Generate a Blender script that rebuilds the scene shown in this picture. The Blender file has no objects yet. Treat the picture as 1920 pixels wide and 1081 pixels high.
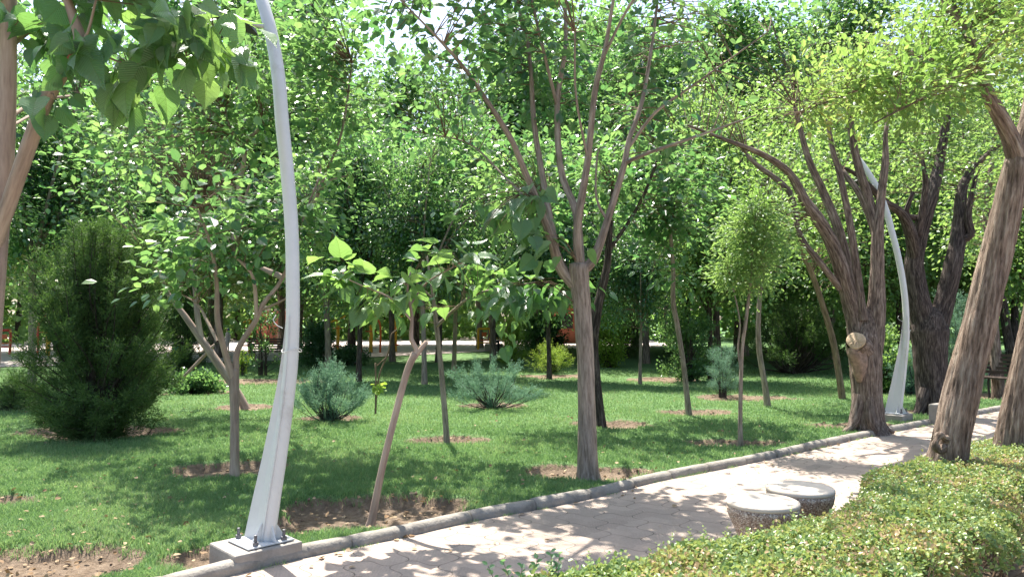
import bpy, bmesh, math, random
import numpy as np
from mathutils import Vector, noise
R = math.radians
rng = np.random.default_rng(11)
random.seed(5)
S = bpy.context.scene

# ------------------------------------------------------------------ camera, sky, sun, exposure
CAM_H = 1.6
F = 1400.0                      # focal length in photo pixels (photo 1920 wide)
PITCH = math.atan(59.5 / F)
cam = bpy.data.cameras.new('camera'); cam.sensor_width = 36; cam.lens = F / 1920 * 36
cam.clip_start = 0.05; cam.clip_end = 1500
co = bpy.data.objects.new('camera', cam); S.collection.objects.link(co)
co.location = (0, 0, CAM_H); co.rotation_euler = (R(90) + PITCH, 0, 0)
S.camera = co

SUN_DIR = Vector((-0.17, 0.40, 0.90)).normalized()      # towards the sun
w = bpy.data.worlds.new('World'); S.world = w; w.use_nodes = True
nt = w.node_tree; bg = nt.nodes['Background']
sky = nt.nodes.new('ShaderNodeTexSky'); sky.sky_type = 'NISHITA'; sky.sun_disc = False
sky.sun_elevation = math.asin(SUN_DIR.z); sky.sun_rotation = math.atan2(SUN_DIR.x, SUN_DIR.y)
sky.dust_density = 2.5; sky.air_density = 1.0; sky.ozone_density = 1.0
nt.links.new(sky.outputs[0], bg.inputs[0]); bg.inputs[1].default_value = 0.135
sl = bpy.data.lights.new('sun', 'SUN'); sl.energy = 5.0; sl.angle = R(0.55); sl.color = (1.0, 0.95, 0.87)
so = bpy.data.objects.new('sun', sl); S.collection.objects.link(so)
so.rotation_euler = SUN_DIR.to_track_quat('Z', 'Y').to_euler()
S.view_settings.view_transform = 'Standard'; S.view_settings.look = 'None'
S.view_settings.gamma = 1.0; S.view_settings.exposure = 1.42

# ------------------------------------------------------------------ helpers
C = S.collection
cp, sp = math.cos(PITCH), math.sin(PITCH)
def ray(px, py):
    a = (px - 960) / F; b = (540.5 - py) / F
    return np.array([a, cp - b * sp, sp + b * cp])
def W(px, py, D):
    d = ray(px, py); return np.array([0, 0, CAM_H]) + d * (D / d[1])
def G(px, py, z=0.0):
    d = ray(px, py); return np.array([0, 0, CAM_H]) + d * ((z - CAM_H) / d[2])

def tag(o, label, cat, group=None):
    o['label'] = label; o['category'] = cat
    if group: o['group'] = group
    return o
def empty(name, loc, label=None, cat=None, group=None, rz=0):
    o = bpy.data.objects.new(name, None); C.objects.link(o)
    o.location = [float(v) for v in loc]; o.rotation_euler = (0, 0, rz); o.empty_display_size = 0.2
    if label: tag(o, label, cat, group)
    return o
def mesh_np(name, V, faces4=None, faces3=None, mats=(), mat_idx=None, attrs=None, smooth=False, parent=None, facesl=None):
    """V (n,3); quads (m,4) and/or tris (k,3) as arrays; linked as one object. V in world space; made local to parent."""
    V = np.asarray(V, dtype=np.float64)
    if parent is not None:
        loc = np.array(parent.location)
        rz = parent.rotation_euler.z
        V = V - loc
        if rz:
            c, s = math.cos(-rz), math.sin(-rz)
            V = np.stack([V[:, 0] * c - V[:, 1] * s, V[:, 0] * s + V[:, 1] * c, V[:, 2]], 1)
    me = bpy.data.meshes.new(name)
    n4 = 0 if faces4 is None else len(faces4); n3 = 0 if faces3 is None else len(faces3)
    me.vertices.add(len(V)); me.vertices.foreach_set('co', V.astype(np.float32).ravel())
    loops = []; starts = []; tot = 0
    if n4:
        f = np.asarray(faces4, dtype=np.int32); loops.append(f.ravel()); starts.append(np.arange(n4) * 4); tot = n4 * 4
    if n3:
        f = np.asarray(faces3, dtype=np.int32); loops.append(f.ravel()); starts.append(tot + np.arange(n3) * 3); tot += n3 * 3
    L = np.concatenate(loops).astype(np.int32); St = np.concatenate(starts).astype(np.int32)
    me.loops.add(len(L)); me.loops.foreach_set('vertex_index', L)
    me.polygons.add(n4 + n3); me.polygons.foreach_set('loop_start', St)
    for m in mats: me.materials.append(m)
    if mat_idx is not None: me.polygons.foreach_set('material_index', np.asarray(mat_idx, dtype=np.int32))
    me.update(calc_edges=True)
    me.polygons.foreach_set('use_smooth', np.full(n4 + n3, bool(smooth)))
    for an, (ty, data) in (attrs or {}).items():
        a = me.attributes.new(an, ty, 'POINT')
        a.data.foreach_set('vector' if ty == 'FLOAT_VECTOR' else 'value', np.asarray(data, dtype=np.float32).ravel())
    o = bpy.data.objects.new(name, me); C.objects.link(o)
    if parent is not None: o.parent = parent
    return o
def copy_tree(o, parent=None):
    c = o.copy(); C.objects.link(c)
    if parent is not None: c.parent = parent
    for ch in list(o.children): copy_tree(ch, c)
    return c

class Geo:
    """collects quads/tris with per-vertex rnd and bk attributes"""
    def __init__(s): s.V = []; s.q = []; s.t = []; s.qm = []; s.tm = []; s.r = []; s.b = []; s.n = 0
    def add(s, V, q=None, t=None, m=0, rnd=0.0, bk=None):
        V = np.asarray(V, float); k = len(V)
        s.V.append(V)
        if q is not None and len(q): s.q.append(np.asarray(q) + s.n); s.qm.append(np.full(len(q), m))
        if t is not None and len(t): s.t.append(np.asarray(t) + s.n); s.tm.append(np.full(len(t), m))
        s.r.append(np.full(k, rnd) if np.isscalar(rnd) else rnd)
        s.b.append(V if bk is None else bk); s.n += k
    def build(s, name, mats, parent=None, smooth=False):
        q = np.concatenate(s.q) if s.q else None; t = np.concatenate(s.t) if s.t else None
        mi = np.concatenate((s.qm if s.q else []) + (s.tm if s.t else []))
        return mesh_np(name, np.concatenate(s.V), q, t, mats, mi,
                       {'rnd': ('FLOAT', np.concatenate(s.r)), 'bk': ('FLOAT_VECTOR', np.concatenate(s.b))}, smooth, parent)

def catmull(P, R_, step):
    P = np.asarray(P, float); R_ = np.asarray(R_, float)
    if len(P) == 2:
        n = max(1, int(np.linalg.norm(P[1] - P[0]) / step)); t = np.linspace(0, 1, n + 1)[:, None]
        return P[0] * (1 - t) + P[1] * t, (R_[0] * (1 - t) + R_[1] * t)[:, 0]
    Q = np.vstack([2 * P[0] - P[1], P, 2 * P[-1] - P[-2]])
    out = []; ro = []
    for i in range(len(P) - 1):
        p0, p1, p2, p3 = Q[i:i + 4]
        n = max(1, int(round(np.linalg.norm(p2 - p1) / step)))
        for k in range(n):
            t = k / n
            out.append(0.5 * ((2 * p1) + (-p0 + p2) * t + (2 * p0 - 5 * p1 + 4 * p2 - p3) * t * t + (-p0 + 3 * p1 - 3 * p2 + p3) * t ** 3))
            ro.append(R_[i] * (1 - t) + R_[i + 1] * t)
    out.append(P[-1]); ro.append(R_[-1])
    return np.array(out), np.array(ro)
def tube(g, P, Rr, sides=8, step=0.1, m=0, rough=0.0, ridges=0, twist=0.0, seed=0.0, rnd=0.5, cap=True, lump=0.0):
    P, Rr = catmull(P, Rr, step)
    n = len(P)
    T = np.gradient(P, axis=0) if n > 1 else P
    T /= np.linalg.norm(T, axis=1)[:, None] + 1e-9
    a = np.array([1.0, 0, 0]) if abs(T[0][0]) < 0.8 else np.array([0, 1.0, 0])
    N = np.zeros_like(P)
    u = a - T[0] * a.dot(T[0]); u /= np.linalg.norm(u)
    for i in range(n):
        u = u - T[i] * u.dot(T[i]); u /= np.linalg.norm(u) + 1e-9; N[i] = u
    B = np.cross(T, N)
    s = np.concatenate([[0], np.cumsum(np.linalg.norm(np.diff(P, axis=0), axis=1))])
    th = np.linspace(0, 2 * math.pi, sides, endpoint=False)
    Th = th[None, :] + twist * s[:, None]
    RR = np.repeat(Rr[:, None], sides, 1)
    if rough > 0:
        for i in range(n):
            for j in range(sides):
                tt = th[j] + twist * s[i]
                v = 0.0
                if ridges:
                    c = (math.cos(tt) * ridges * 0.3, math.sin(tt) * ridges * 0.3, s[i] * 2.2 + seed)
                    v += 1 - 2.2 * abs(noise.noise(c))
                if lump:
                    v += lump * noise.noise((math.cos(tt) * 1.1, math.sin(tt) * 1.1, s[i] * 3.1 + seed + 7))
                RR[i, j] *= 1 + rough * v
    V = P[:, None, :] + RR[:, :, None] * (np.cos(th)[None, :, None] * N[:, None, :] + np.sin(th)[None, :, None] * B[:, None, :])
    V = V.reshape(-1, 3)
    i = np.arange(n - 1)[:, None] * sides; j = np.arange(sides)[None, :]; j2 = (j + 1) % sides
    q = np.stack([i + j, i + j2, i + sides + j2, i + sides + j], -1).reshape(-1, 4)
    bk = np.stack([np.cos(Th) * 0.1, np.sin(Th) * 0.1, np.repeat(s[:, None], sides, 1) * 0.12 + seed], -1)
    sc = np.maximum(RR[:, :, None], 0.02) / 0.1
    bk[..., :2] *= sc; bk = bk.reshape(-1, 3)
    t = None
    if cap:
        V = np.vstack([V, P[-1] + T[-1] * Rr[-1] * 0.3]); bk = np.vstack([bk, bk[-1:]])
        b0 = (n - 1) * sides; k = np.arange(sides)
        t = np.stack([b0 + k, b0 + (k + 1) % sides, np.full(sides, n * sides)], -1)
    g.add(V, q, t, m, rnd, bk)
    return P, Rr

def boxv(cx, cy, cz, sx, sy, sz, rz=0):
    V = np.array([[x, y, z] for x in (-.5, .5) for y in (-.5, .5) for z in (-.5, .5)], float) * (sx, sy, sz)
    c, s = math.cos(rz), math.sin(rz)
    V = np.stack([V[:, 0] * c - V[:, 1] * s, V[:, 0] * s + V[:, 1] * c, V[:, 2]], 1) + (cx, cy, cz)
    return V, np.array([[0, 1, 3, 2], [4, 6, 7, 5], [0, 4, 5, 1], [2, 3, 7, 6], [0, 2, 6, 4], [1, 5, 7, 3]])
def bevel(o, wd=0.008, seg=2):
    m = o.modifiers.new('bevel', 'BEVEL'); m.width = wd; m.segments = seg; m.limit_method = 'ANGLE'; m.angle_limit = R(40); return o

# ------------------------------------------------------------------ materials
def newmat(name):
    m = bpy.data.materials.new(name); m.use_nodes = True
    nt = m.node_tree; nt.nodes.clear()
    out = nt.nodes.new('ShaderNodeOutputMaterial')
    return m, nt, out
def N(nt, t, **kw):
    n = nt.nodes.new(t)
    for k, v in kw.items():
        if k.startswith('i_'):
            n.inputs[k[2:].replace('_', ' ')].default_value = v
        else: setattr(n, k, v)
    return n
def ramp(nt, fac, stops):
    r = nt.nodes.new('ShaderNodeValToRGB'); el = r.color_ramp.elements
    while len(el) < len(stops): el.new(0.5)
    for e, (p, c) in zip(el, stops): e.position = p; e.color = (*c, 1) if len(c) == 3 else c
    nt.links.new(fac, r.inputs[0]); return r.outputs[0]
def math_(nt, op, a, b=None, c=None):
    n = nt.nodes.new('ShaderNodeMath'); n.operation = op
    for i, v in enumerate((a, b, c)):
        if v is None: continue
        if isinstance(v, (int, float)): n.inputs[i].default_value = v
        else: nt.links.new(v, n.inputs[i])
    return n.outputs[0]
def mixc(nt, f, a, b, mode='MIX'):
    n = nt.nodes.new('ShaderNodeMix'); n.data_type = 'RGBA'; n.blend_type = mode
    for i, v in ((0, f), (6, a), (7, b)):
        if isinstance(v, (int, float)): n.inputs[i].default_value = v
        elif isinstance(v, tuple): n.inputs[i].default_value = (*v, 1)
        else: nt.links.new(v, n.inputs[i])
    return n.outputs[2]

def leaf_mat(name, stops, trans, tf=0.4, rough=0.42, spec=0.5, veins=False):
    m, nt, out = newmat(name)
    at = N(nt, 'ShaderNodeAttribute', attribute_name='rnd')
    col = ramp(nt, at.outputs['Fac'], stops)
    p = N(nt, 'ShaderNodeBsdfPrincipled'); p.inputs['Roughness'].default_value = rough
    p.inputs['Specular IOR Level'].default_value = spec
    tr = N(nt, 'ShaderNodeBsdfTranslucent')
    mx = N(nt, 'ShaderNodeMixShader'); mx.inputs[0].default_value = tf
    tcol = mixc(nt, at.outputs['Fac'], trans[0], trans[1])
    if veins:
        b = N(nt, 'ShaderNodeAttribute', attribute_name='bk')
        sx = N(nt, 'ShaderNodeSeparateXYZ'); nt.links.new(b.outputs['Vector'], sx.inputs[0])
        ax = math_(nt, 'ABSOLUTE', sx.outputs[0])
        # side veins run forward from the midrib
        ph = math_(nt, 'SUBTRACT', math_(nt, 'MULTIPLY', sx.outputs[1], 6.5), math_(nt, 'MULTIPLY', ax, 5.0))
        fr = math_(nt, 'PINGPONG', ph, 0.5)
        side = math_(nt, 'LESS_THAN', fr, 0.055)
        mid = math_(nt, 'LESS_THAN', ax, 0.014)
        vein = math_(nt, 'MAXIMUM', side, mid)
        col = mixc(nt, math_(nt, 'MULTIPLY', vein, 0.45), col, (0.16, 0.26, 0.08))
        tcol = mixc(nt, math_(nt, 'MULTIPLY', vein, 0.5), tcol, (0.12, 0.2, 0.03))
        bp = N(nt, 'ShaderNodeBump'); bp.inputs['Strength'].default_value = 0.5; bp.inputs['Distance'].default_value = 0.01
        nt.links.new(math_(nt, 'SINE', math_(nt, 'MULTIPLY', fr, 6.28)), bp.inputs['Height'])
        nt.links.new(bp.outputs[0], p.inputs['Normal'])
    nt.links.new(col, p.inputs['Base Color']); nt.links.new(tcol, tr.inputs[0])
    nt.links.new(p.outputs[0], mx.inputs[1]); nt.links.new(tr.outputs[0], mx.inputs[2]); nt.links.new(mx.outputs[0], out.inputs[0])
    return m
def bark_mat(name, c0, c1, c2, scale=60, strength=0.6, lenti=False, dist=0.02):
    m, nt, out = newmat(name)
    at = N(nt, 'ShaderNodeAttribute', attribute_name='bk')
    n1 = N(nt, 'ShaderNodeTexNoise'); n1.inputs['Scale'].default_value = scale; n1.inputs['Detail'].default_value = 6; n1.inputs['Roughness'].default_value = 0.65
    n2 = N(nt, 'ShaderNodeTexNoise'); n2.inputs['Scale'].default_value = scale * 0.13; n2.inputs['Detail'].default_value = 3
    nt.links.new(at.outputs['Vector'], n1.inputs['Vector']); nt.links.new(at.outputs['Vector'], n2.inputs['Vector'])
    col = ramp(nt, n1.outputs[0], [(0.33, c0), (0.5, c1), (0.68, c2)])
    col = mixc(nt, 0.55, col, ramp(nt, n2.outputs[0], [(0.35, (0.55, 0.5, 0.46)), (0.65, (1.25, 1.2, 1.15))]), 'MULTIPLY')
    g3 = N(nt, 'ShaderNodeNewGeometry')
    n4 = N(nt, 'ShaderNodeTexNoise'); n4.inputs['Scale'].default_value = 3.0; n4.inputs['Detail'].default_value = 4
    nt.links.new(g3.outputs['Position'], n4.inputs['Vector'])
    col = mixc(nt, 0.5, col, ramp(nt, n4.outputs[0], [(0.35, (0.7, 0.7, 0.72)), (0.65, (1.2, 1.15, 1.1))]), 'MULTIPLY')
    p = N(nt, 'ShaderNodeBsdfPrincipled'); p.inputs['Roughness'].default_value = 0.9; p.inputs['Specular IOR Level'].default_value = 0.2
    bp = N(nt, 'ShaderNodeBump'); bp.inputs['Strength'].default_value = strength; bp.inputs['Distance'].default_value = dist
    nt.links.new(n1.outputs[0], bp.inputs['Height']); nt.links.new(bp.outputs[0], p.inputs['Normal'])
    nt.links.new(col, p.inputs['Base Color']); nt.links.new(p.outputs[0], out.inputs[0]); return m
def simple_mat(name, col, rough=0.6, var=0.25, scale=12, bump=0.15, metallic=0.0, dirt=None):
    m, nt, out = newmat(name)
    tc = N(nt, 'ShaderNodeTexCoord')
    n1 = N(nt, 'ShaderNodeTexNoise'); n1.inputs['Scale'].default_value = scale; n1.inputs['Detail'].default_value = 8; n1.inputs['Roughness'].default_value = 0.7
    nt.links.new(tc.outputs['Object'], n1.inputs['Vector'])
    c = ramp(nt, n1.outputs[0], [(0.3, tuple(v * (1 - var) for v in col)), (0.7, tuple(min(1, v * (1 + var)) for v in col))])
    if dirt:
        n3 = N(nt, 'ShaderNodeTexNoise'); n3.inputs['Scale'].default_value = scale * 0.35; n3.inputs['Detail'].default_value = 9; n3.inputs['Roughness'].default_value = 0.75
        nt.links.new(tc.outputs['Object'], n3.inputs['Vector'])
        c = mixc(nt, ramp(nt, n3.outputs[0], [(0.54, (0, 0, 0)), (0.70, (0.8, 0.8, 0.8))]), c, dirt)
    p = N(nt, 'ShaderNodeBsdfPrincipled'); p.inputs['Roughness'].default_value = rough; p.inputs['Metallic'].default_value = metallic
    bp = N(nt, 'ShaderNodeBump'); bp.inputs['Strength'].default_value = bump; bp.inputs['Distance'].default_value = 0.01
    n2 = N(nt, 'ShaderNodeTexNoise'); n2.inputs['Scale'].default_value = scale * 8; n2.inputs['Detail'].default_value = 6
    nt.links.new(tc.outputs['Object'], n2.inputs['Vector'])
    nt.links.new(n2.outputs[0], bp.inputs['Height']); nt.links.new(bp.outputs[0], p.inputs['Normal'])
    nt.links.new(c, p.inputs['Base Color']); nt.links.new(p.outputs[0], out.inputs[0]); return m

M = {}
M['mul'] = leaf_mat('mulberry_leaf', [(0.0, (0.018, 0.058, 0.034)), (0.45, (0.04, 0.105, 0.05)), (0.8, (0.085, 0.17, 0.055)), (1.0, (0.16, 0.25, 0.07))], ((0.12, 0.31, 0.08), (0.35, 0.57, 0.15)), 0.43, 0.28, 0.85)
M['mulbig'] = leaf_mat('large_mulberry_leaf', [(0.0, (0.05, 0.13, 0.075)), (0.6, (0.09, 0.19, 0.10)), (1.0, (0.16, 0.27, 0.13))], ((0.16, 0.36, 0.08), (0.36, 0.58, 0.12)), 0.42, 0.3, 0.8, veins=True)
M['ash'] = leaf_mat('locust_leaf', [(0.0, (0.04, 0.1, 0.03)), (0.6, (0.1, 0.18, 0.04)), (0.94, (0.17, 0.25, 0.05)), (1.0, (0.3, 0.2, 0.06))], ((0.22, 0.42, 0.07), (0.42, 0.6, 0.14)), 0.42, 0.4, 0.5)
M['elm'] = leaf_mat('elm_leaf', [(0.0, (0.05, 0.12, 0.04)), (0.6, (0.1, 0.2, 0.07)), (1.0, (0.17, 0.27, 0.09))], ((0.25, 0.45, 0.08), (0.42, 0.6, 0.16)), 0.42, 0.4, 0.5)
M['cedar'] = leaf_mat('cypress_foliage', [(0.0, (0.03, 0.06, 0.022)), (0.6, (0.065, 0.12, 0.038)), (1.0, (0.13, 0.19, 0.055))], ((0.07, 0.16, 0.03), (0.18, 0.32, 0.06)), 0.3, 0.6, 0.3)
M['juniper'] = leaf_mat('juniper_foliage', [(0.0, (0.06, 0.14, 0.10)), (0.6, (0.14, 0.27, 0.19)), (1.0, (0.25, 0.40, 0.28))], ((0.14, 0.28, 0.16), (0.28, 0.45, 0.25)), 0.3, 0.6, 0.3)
M['hedge'] = leaf_mat('hedge_leaf', [(0.0, (0.08, 0.15, 0.06)), (0.45, (0.17, 0.27, 0.09)), (0.8, (0.30, 0.37, 0.12)), (0.87, (0.36, 0.25, 0.13)), (1.0, (0.42, 0.27, 0.17))], ((0.25, 0.40, 0.08), (0.5, 0.5, 0.16)), 0.36, 0.4, 0.5)
M['lime'] = leaf_mat('yellow_green_leaf', [(0.0, (0.10, 0.2, 0.03)), (1.0, (0.26, 0.36, 0.06))], ((0.3, 0.5, 0.05), (0.5, 0.65, 0.1)), 0.42, 0.5, 0.4)
M['grass'] = leaf_mat('grass_blade', [(0.0, (0.085, 0.175, 0.07)), (0.6, (0.18, 0.305, 0.125)), (0.93, (0.30, 0.42, 0.185)), (1.0, (0.33, 0.31, 0.16))], ((0.17, 0.32, 0.09), (0.34, 0.5, 0.17)), 0.38, 0.5, 0.35)
M['b_mul'] = bark_mat('mulberry_bark', (0.15, 0.118, 0.095), (0.29, 0.24, 0.20), (0.41, 0.355, 0.305), 45, 0.7)
M['b_smooth'] = bark_mat('smooth_pinkish_bark', (0.24, 0.18, 0.145), (0.36, 0.28, 0.23), (0.45, 0.37, 0.31), 22, 0.25)
M['b_twig'] = bark_mat('twig_bark', (0.09, 0.065, 0.045), (0.19, 0.14, 0.095), (0.3, 0.23, 0.165), 40, 0.3)
M['b_dark'] = bark_mat('dark_furrowed_bark', (0.02, 0.016, 0.015), (0.075, 0.06, 0.055), (0.2, 0.17, 0.15), 48, 1.0, dist=0.04)
M['b_elm'] = bark_mat('grey_brown_furrowed_bark', (0.06, 0.046, 0.04), (0.2, 0.155, 0.13), (0.40, 0.34, 0.29), 48, 1.0, dist=0.04)
M['b_locust'] = bark_mat('deep_ridged_bark', (0.085, 0.062, 0.047), (0.25, 0.19, 0.15), (0.46, 0.39, 0.32), 42, 1.0, dist=0.05)
M['wood'] = simple_mat('cut_wood', (0.46, 0.34, 0.22), 0.8, 0.45, 9, 0.8, dirt=(.3,.2,.12))
M['redwood'] = simple_mat('red_bark_scar', (0.32, 0.09, 0.05), 0.8, 0.4, 20, 0.4)
M['white'] = simple_mat('white_painted_steel', (0.60, 0.60, 0.585), 0.38, 0.05, 7, 0.05, dirt=(0.40, 0.37, 0.33))
M['plate'] = simple_mat('weathered_painted_plate', (0.55, 0.56, 0.55), 0.5, 0.2, 10, 0.15, dirt=(0.22, 0.2, 0.17))
M['bolt'] = simple_mat('dull_bolt_steel', (0.13, 0.13, 0.14), 0.5, 0.3, 30, 0.2, metallic=0.6)
M['conc'] = simple_mat('old_concrete', (0.29, 0.262, 0.23), 0.9, 0.18, 9, 0.5, dirt=(0.19, 0.17, 0.15))
M['kerb'] = simple_mat('kerb_concrete', (0.26, 0.235, 0.20), 0.9, 0.3, 7, 0.6, dirt=(0.12, 0.105, 0.085))
M['stooltop'] = simple_mat('smooth_cast_stone', (0.62, 0.53, 0.42), 0.8, 0.08, 10, 0.25)
M['black'] = simple_mat('black_iron', (0.02, 0.02, 0.022), 0.5, 0.2, 10, 0.1)
M['benchwood'] = simple_mat('dark_bench_slat', (0.05, 0.03, 0.022), 0.6, 0.3, 10, 0.2)
M['yellow'] = simple_mat('yellow_paint', (0.75, 0.42, 0.03), 0.4, 0.08, 6, 0.05)
M['orange'] = simple_mat('orange_paint', (0.65, 0.13, 0.03), 0.4, 0.08, 6, 0.05)
M['red'] = simple_mat('red_paint', (0.6, 0.05, 0.03), 0.4, 0.08, 6, 0.05)
M['blue'] = simple_mat('blue_paint', (0.05, 0.15, 0.4), 0.4, 0.08, 6, 0.05)
M['brick'] = simple_mat('reddish_panel', (0.32, 0.1, 0.06), 0.7, 0.15, 6, 0.1)
M['skin'] = simple_mat('skin', (0.45, 0.28, 0.2), 0.6, 0.05, 6, 0.02)
M['cloth_dark'] = simple_mat('dark_cloth', (0.02, 0.022, 0.03), 0.9, 0.2, 20, 0.2)
M['cloth_pale'] = simple_mat('pale_cloth', (0.55, 0.53, 0.55), 0.9, 0.1, 20, 0.2)
M['litter'] = leaf_mat('dry_leaf', [(0.0, (0.2, 0.12, 0.06)), (1.0, (0.42, 0.32, 0.2))], ((0.2, 0.12, 0.05), (0.3, 0.2, 0.08)), 0.15, 0.7, 0.2)
M['clod'] = simple_mat('soil_clod', (0.19, 0.13, 0.09), 0.95, 0.3, 12, 0.6)

def terrazzo():
    m, nt, out = newmat('exposed_aggregate')
    tc = N(nt, 'ShaderNodeTexCoord')
    v = N(nt, 'ShaderNodeTexVoronoi'); v.inputs['Scale'].default_value = 110
    nt.links.new(tc.outputs['Object'], v.inputs['Vector'])
    sp_ = N(nt, 'ShaderNodeSeparateColor'); nt.links.new(v.outputs['Color'], sp_.inputs[0])
    c = ramp(nt, sp_.outputs[0], [(0.0, (0.3, 0.2, 0.14)), (0.5, (0.55, 0.42, 0.32)), (0.8, (0.68, 0.56, 0.44)), (1, (0.75, 0.68, 0.58))])
    edge = ramp(nt, v.outputs['Distance'], [(0.3, (1, 1, 1)), (0.75, (0.45, 0.42, 0.4))])
    c = mixc(nt, 1.0, c, edge, 'MULTIPLY')
    p = N(nt, 'ShaderNodeBsdfPrincipled'); p.inputs['Roughness'].default_value = 0.85
    bp = N(nt, 'ShaderNodeBump'); bp.inputs['Strength'].default_value = 0.7; bp.inputs['Distance'].default_value = 0.004; bp.invert = True
    nt.links.new(v.outputs['Distance'], bp.inputs['Height']); nt.links.new(bp.outputs[0], p.inputs['Normal'])
    nt.links.new(c, p.inputs['Base Color']); nt.links.new(p.outputs[0], out.inputs[0]); return m
M['terrazzo'] = terrazzo()

def ground_mat():
    m, nt, out = newmat('lawn_and_soil')
    at = N(nt, 'ShaderNodeAttribute', attribute_name='soil')
    ge = N(nt, 'ShaderNodeNewGeometry')
    def nz(s, d=5, r=0.6):
        n = N(nt, 'ShaderNodeTexNoise'); n.inputs['Scale'].default_value = s; n.inputs['Detail'].default_value = d; n.inputs['Roughness'].default_value = r
        nt.links.new(ge.outputs['Position'], n.inputs['Vector']); return n.outputs[0]
    big, mid, fine, vf = nz(0.7), nz(5), nz(40, 4, 0.7), nz(14, 8, 0.75)
    g1 = ramp(nt, fine, [(0.3, (0.055, 0.11, 0.04)), (0.5, (0.11, 0.2, 0.075)), (0.72, (0.19, 0.29, 0.12))])
    g1 = mixc(nt, ramp(nt, mid, [(0.5, (0, 0, 0)), (0.75, (0.5, 0.5, 0.5))]), g1, (0.14, 0.17, 0.06))
    s1 = ramp(nt, vf, [(0.25, (0.085, 0.06, 0.04)), (0.5, (0.20, 0.148, 0.104)), (0.75, (0.34, 0.265, 0.195))])
    fac = math_(nt, 'ADD', at.outputs['Fac'], math_(nt, 'MULTIPLY', math_(nt, 'SUBTRACT', vf, 0.5), 0.5))
    fac = ramp(nt, fac, [(0.42, (0, 0, 0)), (0.55, (1, 1, 1))])
    c = mixc(nt, fac, g1, s1)
    p = N(nt, 'ShaderNodeBsdfPrincipled'); p.inputs['Roughness'].default_value = 0.95; p.inputs['Specular IOR Level'].default_value = 0.15
    bp = N(nt, 'ShaderNodeBump'); bp.inputs['Strength'].default_value = 0.9; bp.inputs['Distance'].default_value = 0.05
    nt.links.new(math_(nt, 'ADD', math_(nt, 'MULTIPLY', fine, 0.35), vf), bp.inputs['Height']); nt.links.new(bp.outputs[0], p.inputs['Normal'])
    nt.links.new(c, p.inputs['Base Color']); nt.links.new(p.outputs[0], out.inputs[0]); return m
M['ground'] = ground_mat()

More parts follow.
